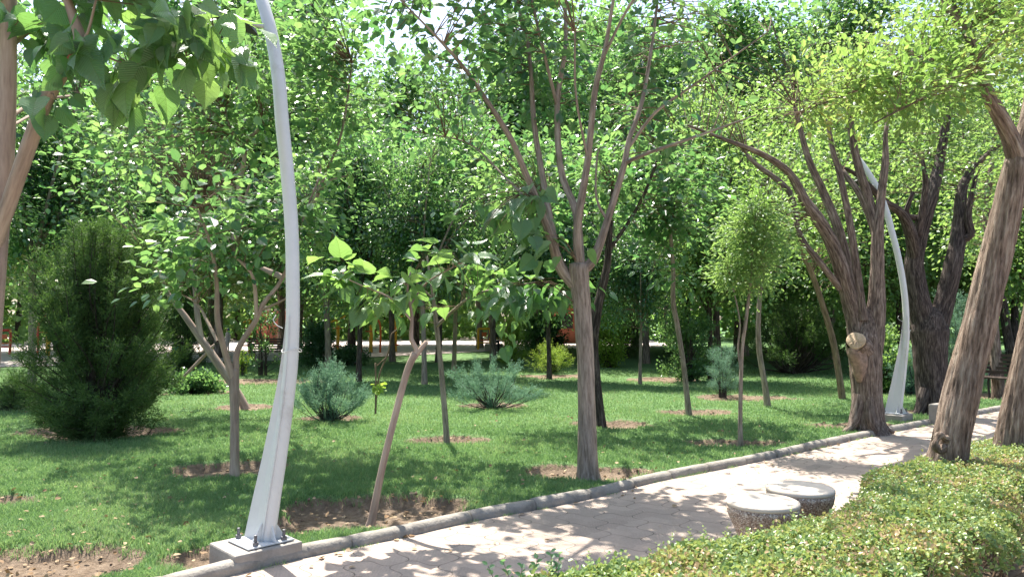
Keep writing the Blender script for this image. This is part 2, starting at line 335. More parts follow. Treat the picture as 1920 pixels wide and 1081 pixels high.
def paver_mat():
    m, nt, out = newmat('wavy_concrete_pavers')
    at = N(nt, 'ShaderNodeAttribute', attribute_name='bk')       # (along, across) metres
    s = N(nt, 'ShaderNodeSeparateXYZ'); nt.links.new(at.outputs['Vector'], s.inputs[0])
    a_, b_ = s.outputs[0], s.outputs[1]
    u = math_(nt, 'ADD', math_(nt, 'MULTIPLY', a_, .80), math_(nt, 'MULTIPLY', b_, .60)); v = math_(nt, 'SUBTRACT', math_(nt, 'MULTIPLY', b_, .80), math_(nt, 'MULTIPLY', a_, .60))
    L = 0.30
    su = math_(nt, 'MULTIPLY', math_(nt, 'SINE', math_(nt, 'MULTIPLY', v, 2 * math.pi / L)), 0.17)
    sv = math_(nt, 'MULTIPLY', math_(nt, 'SINE', math_(nt, 'MULTIPLY', u, 2 * math.pi / L)), 0.17)
    uu = math_(nt, 'ADD', math_(nt, 'DIVIDE', u, L), su); vv = math_(nt, 'ADD', math_(nt, 'DIVIDE', v, L), sv)
    du = math_(nt, 'PINGPONG', uu, 0.5); dv = math_(nt, 'PINGPONG', vv, 0.5)
    d = math_(nt, 'MINIMUM', du, dv)
    ge = N(nt, 'ShaderNodeNewGeometry')
    def nz(sc, dd=5, r=0.6):
        n = N(nt, 'ShaderNodeTexNoise'); n.inputs['Scale'].default_value = sc; n.inputs['Detail'].default_value = dd; n.inputs['Roughness'].default_value = r
        nt.links.new(ge.outputs['Position'], n.inputs['Vector']); return n.outputs[0]
    nj = nz(18)
    dj = math_(nt, 'ADD', d, math_(nt, 'MULTIPLY', math_(nt, 'SUBTRACT', nj, 0.5), 0.012))
    joint = math_(nt, 'MULTIPLY', ramp(nt, dj, [(0.004, (1, 1, 1)), (0.015, (0, 0, 0))]), ramp(nt, nz(4, 5), [(.35, (.35, .35, .35)), (.6, (1, 1, 1))]))
    wn = N(nt, 'ShaderNodeTexWhiteNoise'); wn.noise_dimensions = '2D'
    cb = N(nt, 'ShaderNodeCombineXYZ')
    nt.links.new(math_(nt, 'ROUND', uu), cb.inputs[0]); nt.links.new(math_(nt, 'ROUND', vv), cb.inputs[1])
    nt.links.new(cb.outputs[0], wn.inputs['Vector'])
    tile = ramp(nt, wn.outputs['Value'], [(0.0, (0.335, 0.272, 0.225)), (0.5, (0.39, 0.32, 0.265)), (1.0, (0.435, 0.345, 0.28))])
    tile = mixc(nt, 0.7, tile, ramp(nt, nz(3.0, 8, 0.7), [(0.3, (0.78, 0.78, 0.78)), (0.7, (1.12, 1.1, 1.08))]), 'MULTIPLY')
    tile = mixc(nt, 0.6, tile, ramp(nt, nz(60, 4), [(0.3, (0.8, 0.8, 0.8)), (0.7, (1.1, 1.1, 1.1))]), 'MULTIPLY')
    tile = mixc(nt, ramp(nt, nz(1.3, 9, 0.7), [(0.55, (0, 0, 0)), (0.75, (0.5, 0.5, 0.5))]), tile, (0.27, 0.21, 0.16))
    c = mixc(nt, joint, tile, (0.085, 0.07, 0.055))
    # ribbed tread cast into every paver, running one way on odd tiles and the other on even ones
    par = math_(nt, 'PINGPONG', math_(nt, 'ADD', math_(nt, 'ROUND', uu), math_(nt, 'ROUND', vv)), 1.0)
    ru = math_(nt, 'SINE', math_(nt, 'MULTIPLY', u, 2 * math.pi / 0.02)); rv = math_(nt, 'SINE', math_(nt, 'MULTIPLY', v, 2 * math.pi / 0.02))
    rib = math_(nt, 'ADD', math_(nt, 'MULTIPLY', ru, par), math_(nt, 'MULTIPLY', rv, math_(nt, 'SUBTRACT', 1.0, par)))
    h = math_(nt, 'ADD', math_(nt, 'MULTIPLY', rib, 0.10), math_(nt, 'MULTIPLY', ramp(nt, dj, [(0.0, (0, 0, 0)), (0.03, (1, 1, 1))]), 1.0))
    h = math_(nt, 'ADD', h, math_(nt, 'MULTIPLY', wn.outputs['Value'], 0.25))
    p = N(nt, 'ShaderNodeBsdfPrincipled'); p.inputs['Roughness'].default_value = 0.88; p.inputs['Specular IOR Level'].default_value = 0.3
    bp = N(nt, 'ShaderNodeBump'); bp.inputs['Strength'].default_value = 0.6; bp.inputs['Distance'].default_value = 0.008
    nt.links.new(h, bp.inputs['Height']); nt.links.new(bp.outputs[0], p.inputs['Normal'])
    nt.links.new(c, p.inputs['Base Color']); nt.links.new(p.outputs[0], out.inputs[0]); return m
M['paver'] = paver_mat()
M['plaza'] = simple_mat('pale_plaza_paving', (0.50, 0.42, 0.38), 0.9, 0.15, 1.5, 0.2)

# ------------------------------------------------------------------ ground, paths, kerbs
kerb_px = [(380, 1092), (560, 1048), (737, 1013), (900, 975), (1100, 937), (1250, 899), (1409, 868), (1565, 833), (1658, 813), (1734, 798), (1876, 770), (1990, 755), (2150, 742)]
kl = np.array([G(x, y)[:2] for x, y in kerb_px])
d0 = (kl[1] - kl[0]) / np.linalg.norm(kl[1] - kl[0])
kl = np.vstack([kl[0] - d0 * 6, kl[0] - d0 * 2, kl])
def resample(P, step):
    P = np.asarray(P, float); s = np.concatenate([[0], np.cumsum(np.linalg.norm(np.diff(P, axis=0), axis=1))])
    n = max(2, int(s[-1] / step)); t = np.linspace(0, s[-1], n)
    return np.stack([np.interp(t, s, P[:, k]) for k in range(P.shape[1])], 1), t
Kc, Ks = resample(catmull(np.c_[kl, np.zeros(len(kl))], np.zeros(len(kl)), 0.3)[0][:, :2], 0.12)
def normals2(P):
    T = np.gradient(P, axis=0); T /= np.linalg.norm(T, axis=1)[:, None]
    return T, np.stack([T[:, 1], -T[:, 0]], 1)        # tangent, right-hand normal (towards the camera side)
KT, KN = normals2(Kc)
PW = 1.98
def kdist(x, y):
    """signed distance from the left kerb line (positive on the path side)"""
    x = np.atleast_1d(x); y = np.atleast_1d(y); out = np.zeros(len(x))
    for a in range(0, len(x), 20000):
        dx = x[a:a + 20000, None] - Kc[None, :, 0]; dy = y[a:a + 20000, None] - Kc[None, :, 1]
        d2 = dx * dx + dy * dy; i = np.argmin(d2, 1); k = np.arange(len(i))
        out[a:a + 20000] = dx[k, i] * KN[i, 0] + dy[k, i] * KN[i, 1]
    return out

basins = []   # x, y, rx, ry, depth
def basin(px, py, rx, ry=None, dep=0.07):
    p = G(px, py); dep = dep * 1.35; basins.append((p[0], p[1], rx, ry or rx * 0.9, dep))
basin(710, 962, 0.85, 0.62, 0.09); basin(560, 990, 0.4, 0.35, .06); basin(1105, 888, 0.74, 0.42); basin(425, 884, 0.68, 0.5); basin(838, 828, 0.58, 0.45)
basin(95, 1062, 0.58, 0.55); basin(-30, 945, 0.42, 0.35); basin(185, 812, 1.2, 0.7); basin(630, 786, 0.5, 0.4); basin(922, 762, 0.62, 0.5)
basin(1150, 797, 0.68, 0.5); basin(1372, 832, 0.66, 0.38); basin(1310, 775, 0.72, 0.5); basin(1395, 747, 1.1, 0.7, .05); basin(1560, 802, 0.42, 0.35, .04)
basin(1625, 800, 0.5, 0.45, .02); basin(1750, 776, 0.55, 0.5, .02); basin(1885, 745, 1.2, 0.9, .03); basin(480, 716, 1.8, .9, .04); basin(462, 765, .6, .6, .05)
basin(1240, 712, 1.0, .9, .04); basin(1050, 705, 1.1, .9, .04); basin(380, 738, .9, .6, .04); basin(430, 1052, .5, .3, .05)
ox = [b[0] for b in basins]; 
def vnoise(x, y, s, seed=0.0):
    return np.array([noise.noise((float(a) * s, float(b) * s, seed)) for a, b in zip(x, y)])
def WOB(x, y): return 0.34 * vnoise(x, y, 1.6, 3) + 0.2 * vnoise(x, y, 5.0, 9)
def soil_depth(x, y, wob=None):
    so_ = np.zeros(len(x)); dz = np.zeros(len(x))
    if wob is None: wob = np.zeros(len(x))
    for bx, by, rx, ry, dep in basins:
        r = np.sqrt(((x - bx) / rx) ** 2 + ((y - by) / ry) ** 2) + wob
        so_ = np.maximum(so_, np.clip((1.2 - r) / 0.45, 0, 1))
        k = np.clip((1.05 - r) / 0.28, 0, 1); dz = np.minimum(dz, -dep * k * k * (3 - 2 * k))
    return so_, dz
def axis(fine0, fine1, st, lo, hi):
    a = list(np.arange(fine0, fine1, st)); s = st; v = a[-1]
    while v < hi: s *= 1.12; v += s; a.append(v)
    s = st; v = a[0]; pre = []
    while v > lo: s *= 1.16; v -= s; pre.append(v)
    return np.array(pre[::-1] + a)
gx = axis(-7.5, 9.0, 0.06, -320, 320); gy = axis(3.6, 14.5, 0.06, -60, 600)
X, Y = np.meshgrid(gx, gy); fx, fy = X.ravel(), Y.ravel()
near = (np.abs(fx) < 30) & (fy > 0) & (fy < 34)
wob = np.zeros(len(fx)); hz = np.zeros(len(fx))
idx = np.where(near)[0]
wob[idx] = WOB(fx[idx], fy[idx])
hz[idx] = 0.02 * vnoise(fx[idx], fy[idx], 0.6, 5) + 0.008 * vnoise(fx[idx], fy[idx], 6, 1)
sl_, dz_ = soil_depth(fx, fy, wob)
kd = kdist(fx, fy)
hz[idx] += 0.02 * sl_[idx] * vnoise(fx[idx], fy[idx], 13, 2) + 0.012 * sl_[idx] * vnoise(fx[idx], fy[idx], 30, 4)
LAWN = 0.03
fz = LAWN + hz + dz_
patch_soil = np.clip(sl_, 0, 1)
onpath = kd > -0.05
fz[onpath] = -0.08
beyond = kd > PW + 0.12       # hedge bed and the camera's side
fz[beyond] = 0.0 + hz[beyond]
far2 = kd > PW + 1.35
fz[far2] = -0.08
patch_soil[onpath] = 1
ny_, nx_ = X.shape
i = np.arange(ny_ - 1)[:, None] * nx_; j = np.arange(nx_ - 1)[None, :]
q = np.stack([i + j, i + j + 1, i + nx_ + j + 1, i + nx_ + j], -1).reshape(-1, 4)
gr = mesh_np('ground', np.stack([fx, fy, fz], 1), q, None, [M['ground']], None, {'soil': ('FLOAT', patch_soil)}, True)
gr['kind'] = 'structure'

def strip(name, lo, hi, z, mat, n=12):
    offs = np.linspace(lo, hi, n)
    P = Kc[:, None, :] + KN[:, None, :] * offs[None, :, None]
    V = np.concatenate([P, np.full(P.shape[:2] + (1,), z)], -1).reshape(-1, 3)
    V[:, 2] += 0.004 * np.sin(V[:, 0] * 2.1) * np.cos(V[:, 1] * 1.7)
    bk = np.stack([np.repeat(Ks[:, None], n, 1), np.repeat(offs[None, :], len(Ks), 0), np.zeros((len(Ks), n))], -1).reshape(-1, 3)
    i = np.arange(len(Ks) - 1)[:, None] * n; j = np.arange(n - 1)[None, :]
    q = np.stack([i + j, i + n + j, i + n + j + 1, i + j + 1], -1).reshape(-1, 4)
    o = mesh_np(name, V, q, None, [mat], None, {'bk': ('FLOAT_VECTOR', bk)}, True); o['kind'] = 'structure'; return o
strip('path', 0.0, PW + 0.06, 0.0, M['paver'])
strip('near_path', PW + 1.5, PW + 5.5, 0.0, M['paver'], 20)

def kerb(name, off, lo_s, hi_s, seglen, gaps=(), ht=0.078, wd=0.115):
    g = Geo()
    s = lo_s; k = 0
    prof = [(-0.5, -0.12), (-0.5, 0.55), (-0.42, 0.85), (-0.2, 1.0), (0.15, 1.0), (0.36, 0.86), (0.46, 0.6), (0.5, 0.42), (0.5, -0.12)]
    while s < hi_s:
        e = s + seglen * random.uniform(0.93, 1.07) - 0.012
        if not any(a < (s + e) / 2 < b for a, b in gaps):
            n = 9; ss = np.linspace(s, e, n)
            cx = np.interp(ss, Ks, Kc[:, 0]); cy = np.interp(ss, Ks, Kc[:, 1]); nx = np.interp(ss, Ks, KN[:, 0]); nyy = np.interp(ss, Ks, KN[:, 1])
            jx, jz, tilt = random.uniform(-.005, .005), random.uniform(-.006, .003), random.uniform(-.006, .006)
            V = []
            for a in range(n):
                fr = a / (n - 1); sh = 0.955 if a in (0, n - 1) else 1.0
                for (pu, pz) in prof:
                    wn_ = 0.006 * noise.noise((ss[a] * 9, pu * 5, pz * 5 + k))
                    o_ = off + jx + pu * wd * sh + wn_
                    V.append((cx[a] + nx[a] * o_, cy[a] + nyy[a] * o_, pz * ht * (sh if pz > 0.5 else 1) + jz + tilt * (fr - .5) + wn_))
            m = len(prof)
            q = [(a * m + b, a * m + b + 1, (a + 1) * m + b + 1, (a + 1) * m + b) for a in range(n - 1) for b in range(m - 1)]
            # ends
            V = V + [(cx[0] + nx[0] * off, cy[0] + nyy[0] * off, 0.0), (cx[-1] + nx[-1] * off, cy[-1] + nyy[-1] * off, 0.0)]
            t = [(b + 1, b, n * m) for b in range(m - 1)] + [((n - 1) * m + b, (n - 1) * m + b + 1, n * m + 1) for b in range(m - 1)]
            g.add(V, q, t)
        s = e + 0.012; k += 1
    o = g.build(name, [M['kerb']], None, True); o['kind'] = 'structure'
    return o
def s_at(px, py):
    p = G(px, py)[:2]; return Ks[np.argmin(np.sum((Kc - p) ** 2, 1))]
sg = s_at(748, 997)
kerb('kerb', -0.065, 0.2, sg - 0.035, 0.62)
kerb('kerb', -0.065, sg + 0.05, Ks[-1] - 0.5, 0.62)
kerb('hedge_kerb', PW + 1.42, 0.2, Ks[-1] - 0.5, 0.5, ht=0.11)
kerb('hedge_kerb', PW + 0.1, 0.2, Ks[-1] - 0.5, 0.5, ht=0.06, wd=0.08)

pl = np.array([(-90, 12, .05), (-17, 25, .05), (-7.7, 29.5, .05), (0, 39, .05), (10, 45, .05), (12, 75, .05), (-90, 75, .05)], float)
me = bpy.data.meshes.new('plaza'); me.from_pydata([tuple(v) for v in pl], [], [tuple(range(7))]); me.materials.append(M['plaza'])
o = bpy.data.objects.new('plaza', me); C.objects.link(o); o['kind'] = 'structure'

def gz(x, y):
    s_, d_ = soil_depth(np.array([x]), np.array([y])); return LAWN + d_[0] - 0.01

# ------------------------------------------------------------------ leaves
def norm(a): return a / (np.linalg.norm(a, axis=-1, keepdims=True) + 1e-9)
KITE = dict(v=np.array([(0, 0, 0), (.36, .30, .06), (.30, .68, .05), (0, 1, -.06), (-.30, .68, .05), (-.36, .30, .06)]), q=np.array([(0, 1, 2, 3), (0, 3, 4, 5)]), t=None)
OBL = dict(v=np.array([(0, 0, 0), (.22, .28, .05), (.2, .72, .05), (0, 1, -.05), (-.2, .72, .05), (-.22, .28, .05)]), q=np.array([(0, 1, 2, 3), (0, 3, 4, 5)]), t=None)
NEEDLE = dict(v=np.array([(0, 0, 0), (.09, .4, .02), (0, 1, 0), (-.09, .4, .02)]), q=np.array([(0, 1, 2, 3)]), t=None)
def heart():
    rows = [(-0.06, .24, .02), (0.1, .43, .05), (0.3, .46, .07), (0.52, .38, .06), (0.72, .24, .035), (0.87, .10, .01)]
    V = []
    for k, (t, w_, z) in enumerate(rows):
        dz = -0.55 * t * t * 0.55
        mt = max(0.0, t)
        V += [(-w_, t, z + dz + 0.012 * (-1) ** k), (-w_ * .5, t + 0.02 * (k > 0), z * .35 + dz), (0, mt, dz - .015), (w_ * .5, t + 0.02 * (k > 0), z * .35 + dz), (w_, t, z + dz - 0.012 * (-1) ** k)]
    V.append((0, 1.08, -.34))
    q = []
    for r in range(5):
        for c in range(4): a = r * 5 + c; q.append((a, a + 1, a + 6, a + 5))
    t = [(25 + c, 26 + c, 30) for c in range(4)]
    return dict(v=np.array(V, float), q=np.array(q), t=np.array(t))
HEART = heart()
def add_leaves(g, P, A, Nn, size, T, rnd, m=0):
    """P pos, A axis dir, Nn normal approx, size (n,)"""
    n = len(P)
    if n == 0: return
    A = norm(A); X_ = norm(np.cross(A, Nn)); Z_ = np.cross(X_, A)
    tv = T['v']; k = len(tv)
    V = P[:, None, :] + size[:, None, None] * (tv[None, :, 0, None] * X_[:, None, :] + tv[None, :, 1, None] * A[:, None, :] + tv[None, :, 2, None] * Z_[:, None, :])
    off = (np.arange(n) * k)[:, None, None]
    q = (T['q'][None] + off).reshape(-1, 4)
    t = (T['t'][None] + off).reshape(-1, 3) if T['t'] is not None else None
    bk = np.repeat(tv[None], n, 0).reshape(-1, 3)
    g.add(V.reshape(-1, 3), q, t, m, np.repeat(rnd, k), bk)

SUNNY = [(1.75, 4.95, .75, .65, .97), (1.9, 4.3, 1.1, .85, .97), (3.3, 5.8, 1.3, 1.0, .93), (-.05, 5.5, .8, .38, .95), (4.2, 8.6, 1.3, .8, .95), (-2.4, 13.2, 2.9, 2.1, .97), (-5.3, 13, 1.7, 1.4, .85), (-3.9, 9.9, 1.2, .6, .7),
         (.5, 8.9, .8, .5, .7), (5.5, 15.5, 3, 1.3, .85), (.3, 16, 2.5, 1.0, .8), (4.6, 7.0, 1.2, .9, .9), (-6, 10.4, 1.3, .5, .75), (-2.6, 7.1, .5, .2, .8), (-3.4, 6.1, .45, .25, .8), (-.6, 8.6, .5, .25, .8), (2.0, 10.3, .8, .3, .85), (.3, 11.2, .9, .35, .8), (-1.2, 10.6, 1.1, .3, .7)]
def lets_sun(P):
    # openings in the canopy: which leaves would shade the sunlit patches and flecks below them
    q_ = P - np.array(SUN_DIR)[None] * ((P[:, 2:3] - .15) / SUN_DIR.z)
    n1 = vnoise(q_[:, 0], q_[:, 1], 1.9, 31); out = np.zeros(len(P), bool); r_ = rng.random(len(P))
    for zx, zy, rx, ry, pr in SUNNY:
        out |= (((q_[:, 0] - zx) / rx) ** 2 + ((q_[:, 1] - zy) / ry) ** 2 < (1 + .9 * n1) ** 2) & (r_ < pr)
    fl = vnoise(q_[:, 0], q_[:, 1], 3.6, 77)
    return out | ((fl > .24) & (r_ < .85))
def ell_points(ells, n, gap=0.0, gs=0.9, seed=0, shell=0.35):
    """ells: (cx,cy,cz,rx,ry,rz,weight)"""
    wts = np.array([e[6] if len(e) > 6 else e[3] * e[4] * e[5] for e in ells]); wts = wts / wts.sum()
    out = []; tries = 0
    while len(out) < n and tries < n * 40:
        tries += 1; e = ells[rng.choice(len(ells), p=wts)]
        d = norm(rng.normal(size=3)); r = rng.random() ** shell
        p = np.array(e[:3]) + d * r * np.array(e[3:6])
        if gap and noise.noise((p[0] * gs, p[1] * gs, p[2] * gs + seed)) < gap - 0.5: continue
        out.append(p)
    return np.array(out)

def twiggy(g, limbpts, attract, nleaf, lsize, T, crad=0.22, twig_r=0.006, droop=0.25, flat=0.9, twigs=True, m_leaf=0, m_twig=1, rsh=(0.0, 1.0), vs=0.4, seed=0, prune=True):
    """grow a twig from the nearest limb point to each attractor and dress its outer part with leaves"""
    limbpts = np.asarray(limbpts)
    P, A, NN, SZ, RD = [], [], [], [], []
    for p in attract:
        d = np.linalg.norm(limbpts - p, axis=1) + 0.35 * np.maximum(0, limbpts[:, 2] - p[2])
        b = limbpts[np.argmin(d)]
        L = np.linalg.norm(p - b)
        mid = (p + b) / 2 + rng.normal(size=3) * 0.08 * L + np.array([0, 0, 0.10 * L])
        if twigs:
            tube(g, [b, mid, p], [twig_r * (.8 + 0.7 * min(L, 2.5)), twig_r * .75, twig_r * 0.3], 4 if twig_r < .01 else 5, max(0.15, L / 5), m_twig, cap=False, rnd=0.5)
        n = max(1, int(nleaf * rng.uniform(0.6, 1.4)))
        t = rng.beta(2.5, 1.2, n); t0 = max(0.0, 1 - 0.9 / max(L, 0.9)); t = t0 + (1 - t0) * t
        bp = ((1 - t)[:, None] ** 2) * b + (2 * t * (1 - t))[:, None] * mid + (t ** 2)[:, None] * p
        off = rng.normal(size=(n, 3)) * crad * np.array([1, 1, 0.7])
        pos = bp + off
        ax = norm(off) + norm((p - b)[None]) * 0.5 + rng.normal(size=(n, 3)) * 0.35; ax[:, 2] -= droop
        nn = rng.normal(size=(n, 3)) * (1 - flat) * 1.6 + np.array([0, 0, 1.0]) 
        cl = 0.46 + 0.85 * noise.noise((p[0] * 1.1, p[1] * 1.1, p[2] * 1.1 + seed))
        rd = np.clip(rng.normal(cl, 0.2, n), rsh[0], rsh[1])
        P.append(pos); A.append(ax); NN.append(nn); SZ.append(lsize * rng.uniform(1 - vs, 1 + vs, n) * np.where(rng.random(n) < .15, .6, 1)); RD.append(rd)
    P, A, NN, SZ, RD = (np.concatenate(v) for v in (P, A, NN, SZ, RD))
    if prune:
        k = ~lets_sun(P); P, A, NN, SZ, RD = P[k], A[k], NN[k], SZ[k], RD[k]
    add_leaves(g, P, A, NN, SZ, T, RD, m_leaf)

def px_poly(pts):
    """[(px,py,D,width_px)] -> points, radii"""
    P = [W(a[0], a[1], a[2]) for a in pts]; Rr = [a[3] * 0.5 * a[2] / F * math.cos(math.atan((a[0] - 960) / F)) for a in pts]
    return P, Rr
def hero_tree(name, label, cat, trunk, limbs, bark, leaf, crown, base=None, sides=12, rough=0.05, ridges=0, twist=0, step=0.07, limb_name='limb', lump=0.6, group=None, extra=None):
    P, Rr = px_poly(trunk)
    b0 = P[0].copy() if base is None else np.array(base)
    root = empty(name, (b0[0], b0[1], b0[2]), label, cat, group)
    g = Geo(); pts, _ = tube(g, P, Rr, sides, step, rough=rough, ridges=ridges, twist=twist, lump=lump, seed=len(label) * 1.7)
    g.build('trunk', [M[bark]], root, True)
    allp = [pts[len(pts) // 2:]]
    for k, lb in enumerate(limbs):
        P, Rr = px_poly(lb); g = Geo(); Q, _ = tube(g, P, Rr, max(6, sides * 2 // 3), step * 1.3, rough=rough, ridges=ridges, twist=twist, lump=lump, seed=k * 3.3)
        g.build(limb_name, [M[bark]], root, True); allp.append(Q[len(Q) // 3:])
    lp = np.concatenate(allp)
    if crown:
        g = Geo()
        for c in crown:
            ells = [(*W(e[0], e[1], e[2]), e[3] * e[2] / F, e[5], e[4] * e[2] / F) for e in c['ells']]
            att = ell_points(ells, c['n'], c.get('gap', 0.3), c.get('gs', 1.0), c.get('seed', 1))
            twiggy(g, lp, att, c['leaves'], c['size'], c.get('T', KITE), c.get('crad', .22), c.get('tr', .005), c.get('droop', .3), c.get('flat', .8), c.get('twigs', True), rsh=c.get('rsh', (0, 1)), seed=c.get('seed', 1), prune=c.get('prune', True))
        g.build('crown', [M[leaf], M['b_twig']], root, False)
    return root, lp
#SECTION_PLANTS
# ------------------------------------------------------------------ the trees one can tell apart
# main mulberry beside the path
D = 7.5
A_tr = [(1104, 905, D, 52), (1102, 880, D, 40), (1101, 800, D, 33), (1098, 680, D, 31), (1092, 580, D, 32), (1086, 520, D, 38), (1086, 495, D, 36)]
A_l = [
 [(1075, 535, D, 22), (1050, 500, D, 24), (1034, 450, D - .1, 20), (1012, 390, D - .2, 16), (975, 300, D - .4, 14), (955, 255, D - .5, 13), (900, 170, D - .7, 9), (860, 115, D - .9, 8), (800, 50, D - 1.1, 5), (740, -10, D - 1.2, 3)],
 [(1045, 480, D, 15), (1030, 400, D + .1, 14), (1010, 290, D + .25, 13), (1000, 215, D + .3, 12), (992, 100, D + .4, 8), (970, 0, D + .5, 6), (960, -100, D + .5, 4)],
 [(1088, 500, D, 24), (1080, 400, D + .1, 16), (1052, 320, D + .2, 15), (1045, 195, D + .3, 13), (1060, 90, D + .3, 9), (1060, 0, D + .4, 7), (1065, -110, D + .4, 4)],
 [(1045, 200, D + .3, 9), (1020, 100, D + .1, 7), (997, 0, D, 6), (980, -90, D, 4)],
 [(1086, 500, D, 20), (1083, 425, D - .1, 19), (1102, 300, D - .2, 15), (1115, 175, D - .3, 13), (1135, 90, D - .4, 10), (1150, 0, D - .5, 7), (1170, -120, D - .5, 5)],
 [(1130, 110, D - .4, 7), (1175, 20, D - .6, 6), (1230, -60, D - .8, 4)],
 [(1090, 505, D, 26), (1112, 488, D, 22), (1140, 410, D, 16), (1170, 310, D, 14), (1180, 260, D, 12), (1205, 185, D + .1, 10), (1225, 65, D + .2, 7), (1235, -20, D + .3, 5)],
 [(1172, 305, D, 10), (1220, 285, D - .2, 8), (1280, 265, D - .4, 7), (1350, 240, D - .6, 5), (1420, 215, D - .8, 3)],
 [(1180, 275, D, 8), (1230, 210, D - .1, 7), (1300, 160, D - .2, 5), (1440, 60, D - .5, 3)],
 [(1140, 415, D, 8), (1118, 370, D, 5), (1120, 290, D, 4), (1126, 275, D, 3)],
 [(1010, 395, D, 6), (945, 330, D + .5, 5), (880, 270, D + .9, 4), (800, 250, D + 1.2, 3)],
 [(1102, 300, D - .2, 6), (1080, 180, D - .5, 5), (1078, 60, D - .7, 4)],
]
A_l = [[(p_[0], p_[1], p_[2], p_[3] * .84) for p_ in lb] for lb in A_l]
A_c = [dict(ells=[(860, 60, D - .6, 170, 130, 1.4), (1080, -10, D, 260, 160, 1.7), (1290, 60, D + .5, 180, 140, 1.4), (1000, -200, D + .5, 350, 160, 1.8), (800, 210, D + 1, 120, 80, .8), (1310, 220, D + .2, 120, 90, .9)], n=500, leaves=22, size=.10, gap=.38, gs=1.3, droop=.3, flat=.78, crad=.2),
       dict(ells=[(1090, 190, D + .8, 210, 150, .6)], n=55, leaves=16, size=.10, gap=.4, gs=1.5, droop=.3, flat=.75, crad=.18)]
treeA, lpA = hero_tree('mulberry_tree', 'tall mulberry with many upright limbs fanning from one straight trunk beside the path kerb', 'tree', A_tr, A_l, 'b_mul', 'mul', A_c, sides=16, rough=.06, ridges=9)
g = Geo()
att = ell_points([(*W(935, 410, 6.9), .38, .35, .22), (*W(1000, 440, 7.0), .16, .25, .12), (*W(960, 560, 7.0), .5, .3, .10), (*W(1112, 525, 7.1), .10, .2, .04), (*W(872, 380, 6.9), .22, .3, .2)], 18, 0)
twiggy(g, lpA[lpA[:, 2] < 3.2], att, 8, .155, HEART, .11, .005, .5, .72)
g.build('low_leaf_cluster', [M['mulbig'], M['b_twig']], treeA)

# leaning sapling in the big soil basin
D = 5.9
B_tr = [(694, 985, D, 19), (700, 960, D, 15), (716, 880, D, 13), (738, 790, D, 13), (762, 700, D, 13), (778, 662, D, 14)]
B_l = [[(776, 670, D, 10), (781, 655, D, 10), (771, 635, D, 9), (772, 590, D, 6), (764, 545, D, 4), (770, 510, D, 3)],
       [(774, 675, D, 9), (790, 652, D, 9), (800, 640, D, 8)],
       [(771, 600, D, 5), (735, 560, D - .1, 4), (690, 540, D - .2, 3), (645, 520, D - .2, 3)],
       [(770, 570, D, 4), (800, 530, D + .1, 4), (850, 500, D + .2, 3)]]
treeB, lpB = hero_tree('mulberry_sapling', 'thin leaning forked sapling with large drooping leaves, standing in wide bare soil', 'tree', B_tr, B_l, 'b_smooth', 'mulbig', None, sides=10, step=.04)
g = Geo()
att = ell_points([(*W(655, 520, 5.8), .2, .22, .12), (*W(700, 560, 5.8), .2, .22, .12), (*W(770, 530, 5.8), .16, .2, .1), (*W(850, 495, 6.1), .24, .22, .09)], 24, 0)
twiggy(g, lpB[lpB[:, 2] > 1.6], att, 6, .15, HEART, .08, .004, .4, .78)
g.build('crown', [M['mulbig'], M['b_twig']], treeB)

# straight sapling behind it
D = 9.5
C_tr = [(838, 838, D, 14), (836, 800, D, 11), (828, 700, D, 10), (818, 607, D, 9), (810, 540, D, 6), (800, 480, D, 4)]
C_l = [[(818, 612, D, 7), (850, 582, D - .4, 6), (890, 552, D - .9, 5), (957, 537, D - 1.3, 4), (1000, 530, D - 1.6, 3)],
       [(812, 560, D, 4), (770, 520, D - .3, 3)]]
treeC, lpC = hero_tree('mulberry_sapling', 'straight thin sapling in a round soil basin behind the leaning sapling', 'tree', C_tr, C_l, 'b_mul', 'mulbig', None, sides=8, step=.06)
g = Geo()
att = ell_points([(*W(850, 500, 8.8), .5, .5, .3), (*W(930, 560, 8.0), .5, .4, .28), (*W(960, 620, 8.2), .22, .3, .26), (*W(1040, 545, 7.9), .3, .3, .16), (*W(760, 590, 9), .35, .4, .2)], 52, 0)
twiggy(g, lpC[lpC[:, 2] > 1.5], att, 6, .15, HEART, .13, .004, .45, .75)
g.build('crown', [M['mulbig'], M['b_twig']], treeC)

# left tree with V limbs behind the near lamp
D = 7.55
D_tr = [(441, 900, D, 24), (440, 860, D, 18), (440, 780, D, 17), (439, 710, D, 20), (440, 690, D, 18)]
D_l = [[(438, 712, D, 16), (422, 660, D - .1, 13), (408, 600, D - .2, 12), (406, 530, D - .3, 9), (395, 460, D - .4, 7), (370, 390, D - .5, 4)],
       [(442, 700, D, 15), (446, 655, D, 12), (480, 600, D, 11), (493, 570, D, 10), (530, 520, D + .1, 7), (560, 430, D + .2, 5), (600, 330, D + .3, 4)],
       [(481, 600, D, 9), (478, 540, D - .1, 8), (470, 510, D - .2, 6), (440, 480, D - .2, 6)],
       [(492, 580, D, 6), (520, 568, D - .1, 5), (545, 555, D - .2, 3)],
       [(408, 640, D, 7), (385, 595, D + .2, 6), (370, 570, D + .3, 4), (330, 545, D + .4, 3)]]
D_c = [dict(ells=[(430, 420, D, 170, 90, 1.2), (330, 470, D - .2, 110, 70, .8), (540, 380, D + .4, 110, 110, .9)], n=110, leaves=19, size=.10, gap=.4, gs=1.6, flat=.75)]
hero_tree('mulberry_tree', 'small mulberry forking into a wide V of pinkish limbs behind the near white lamp', 'tree', D_tr, D_l, 'b_smooth', 'mul', D_c, sides=12)

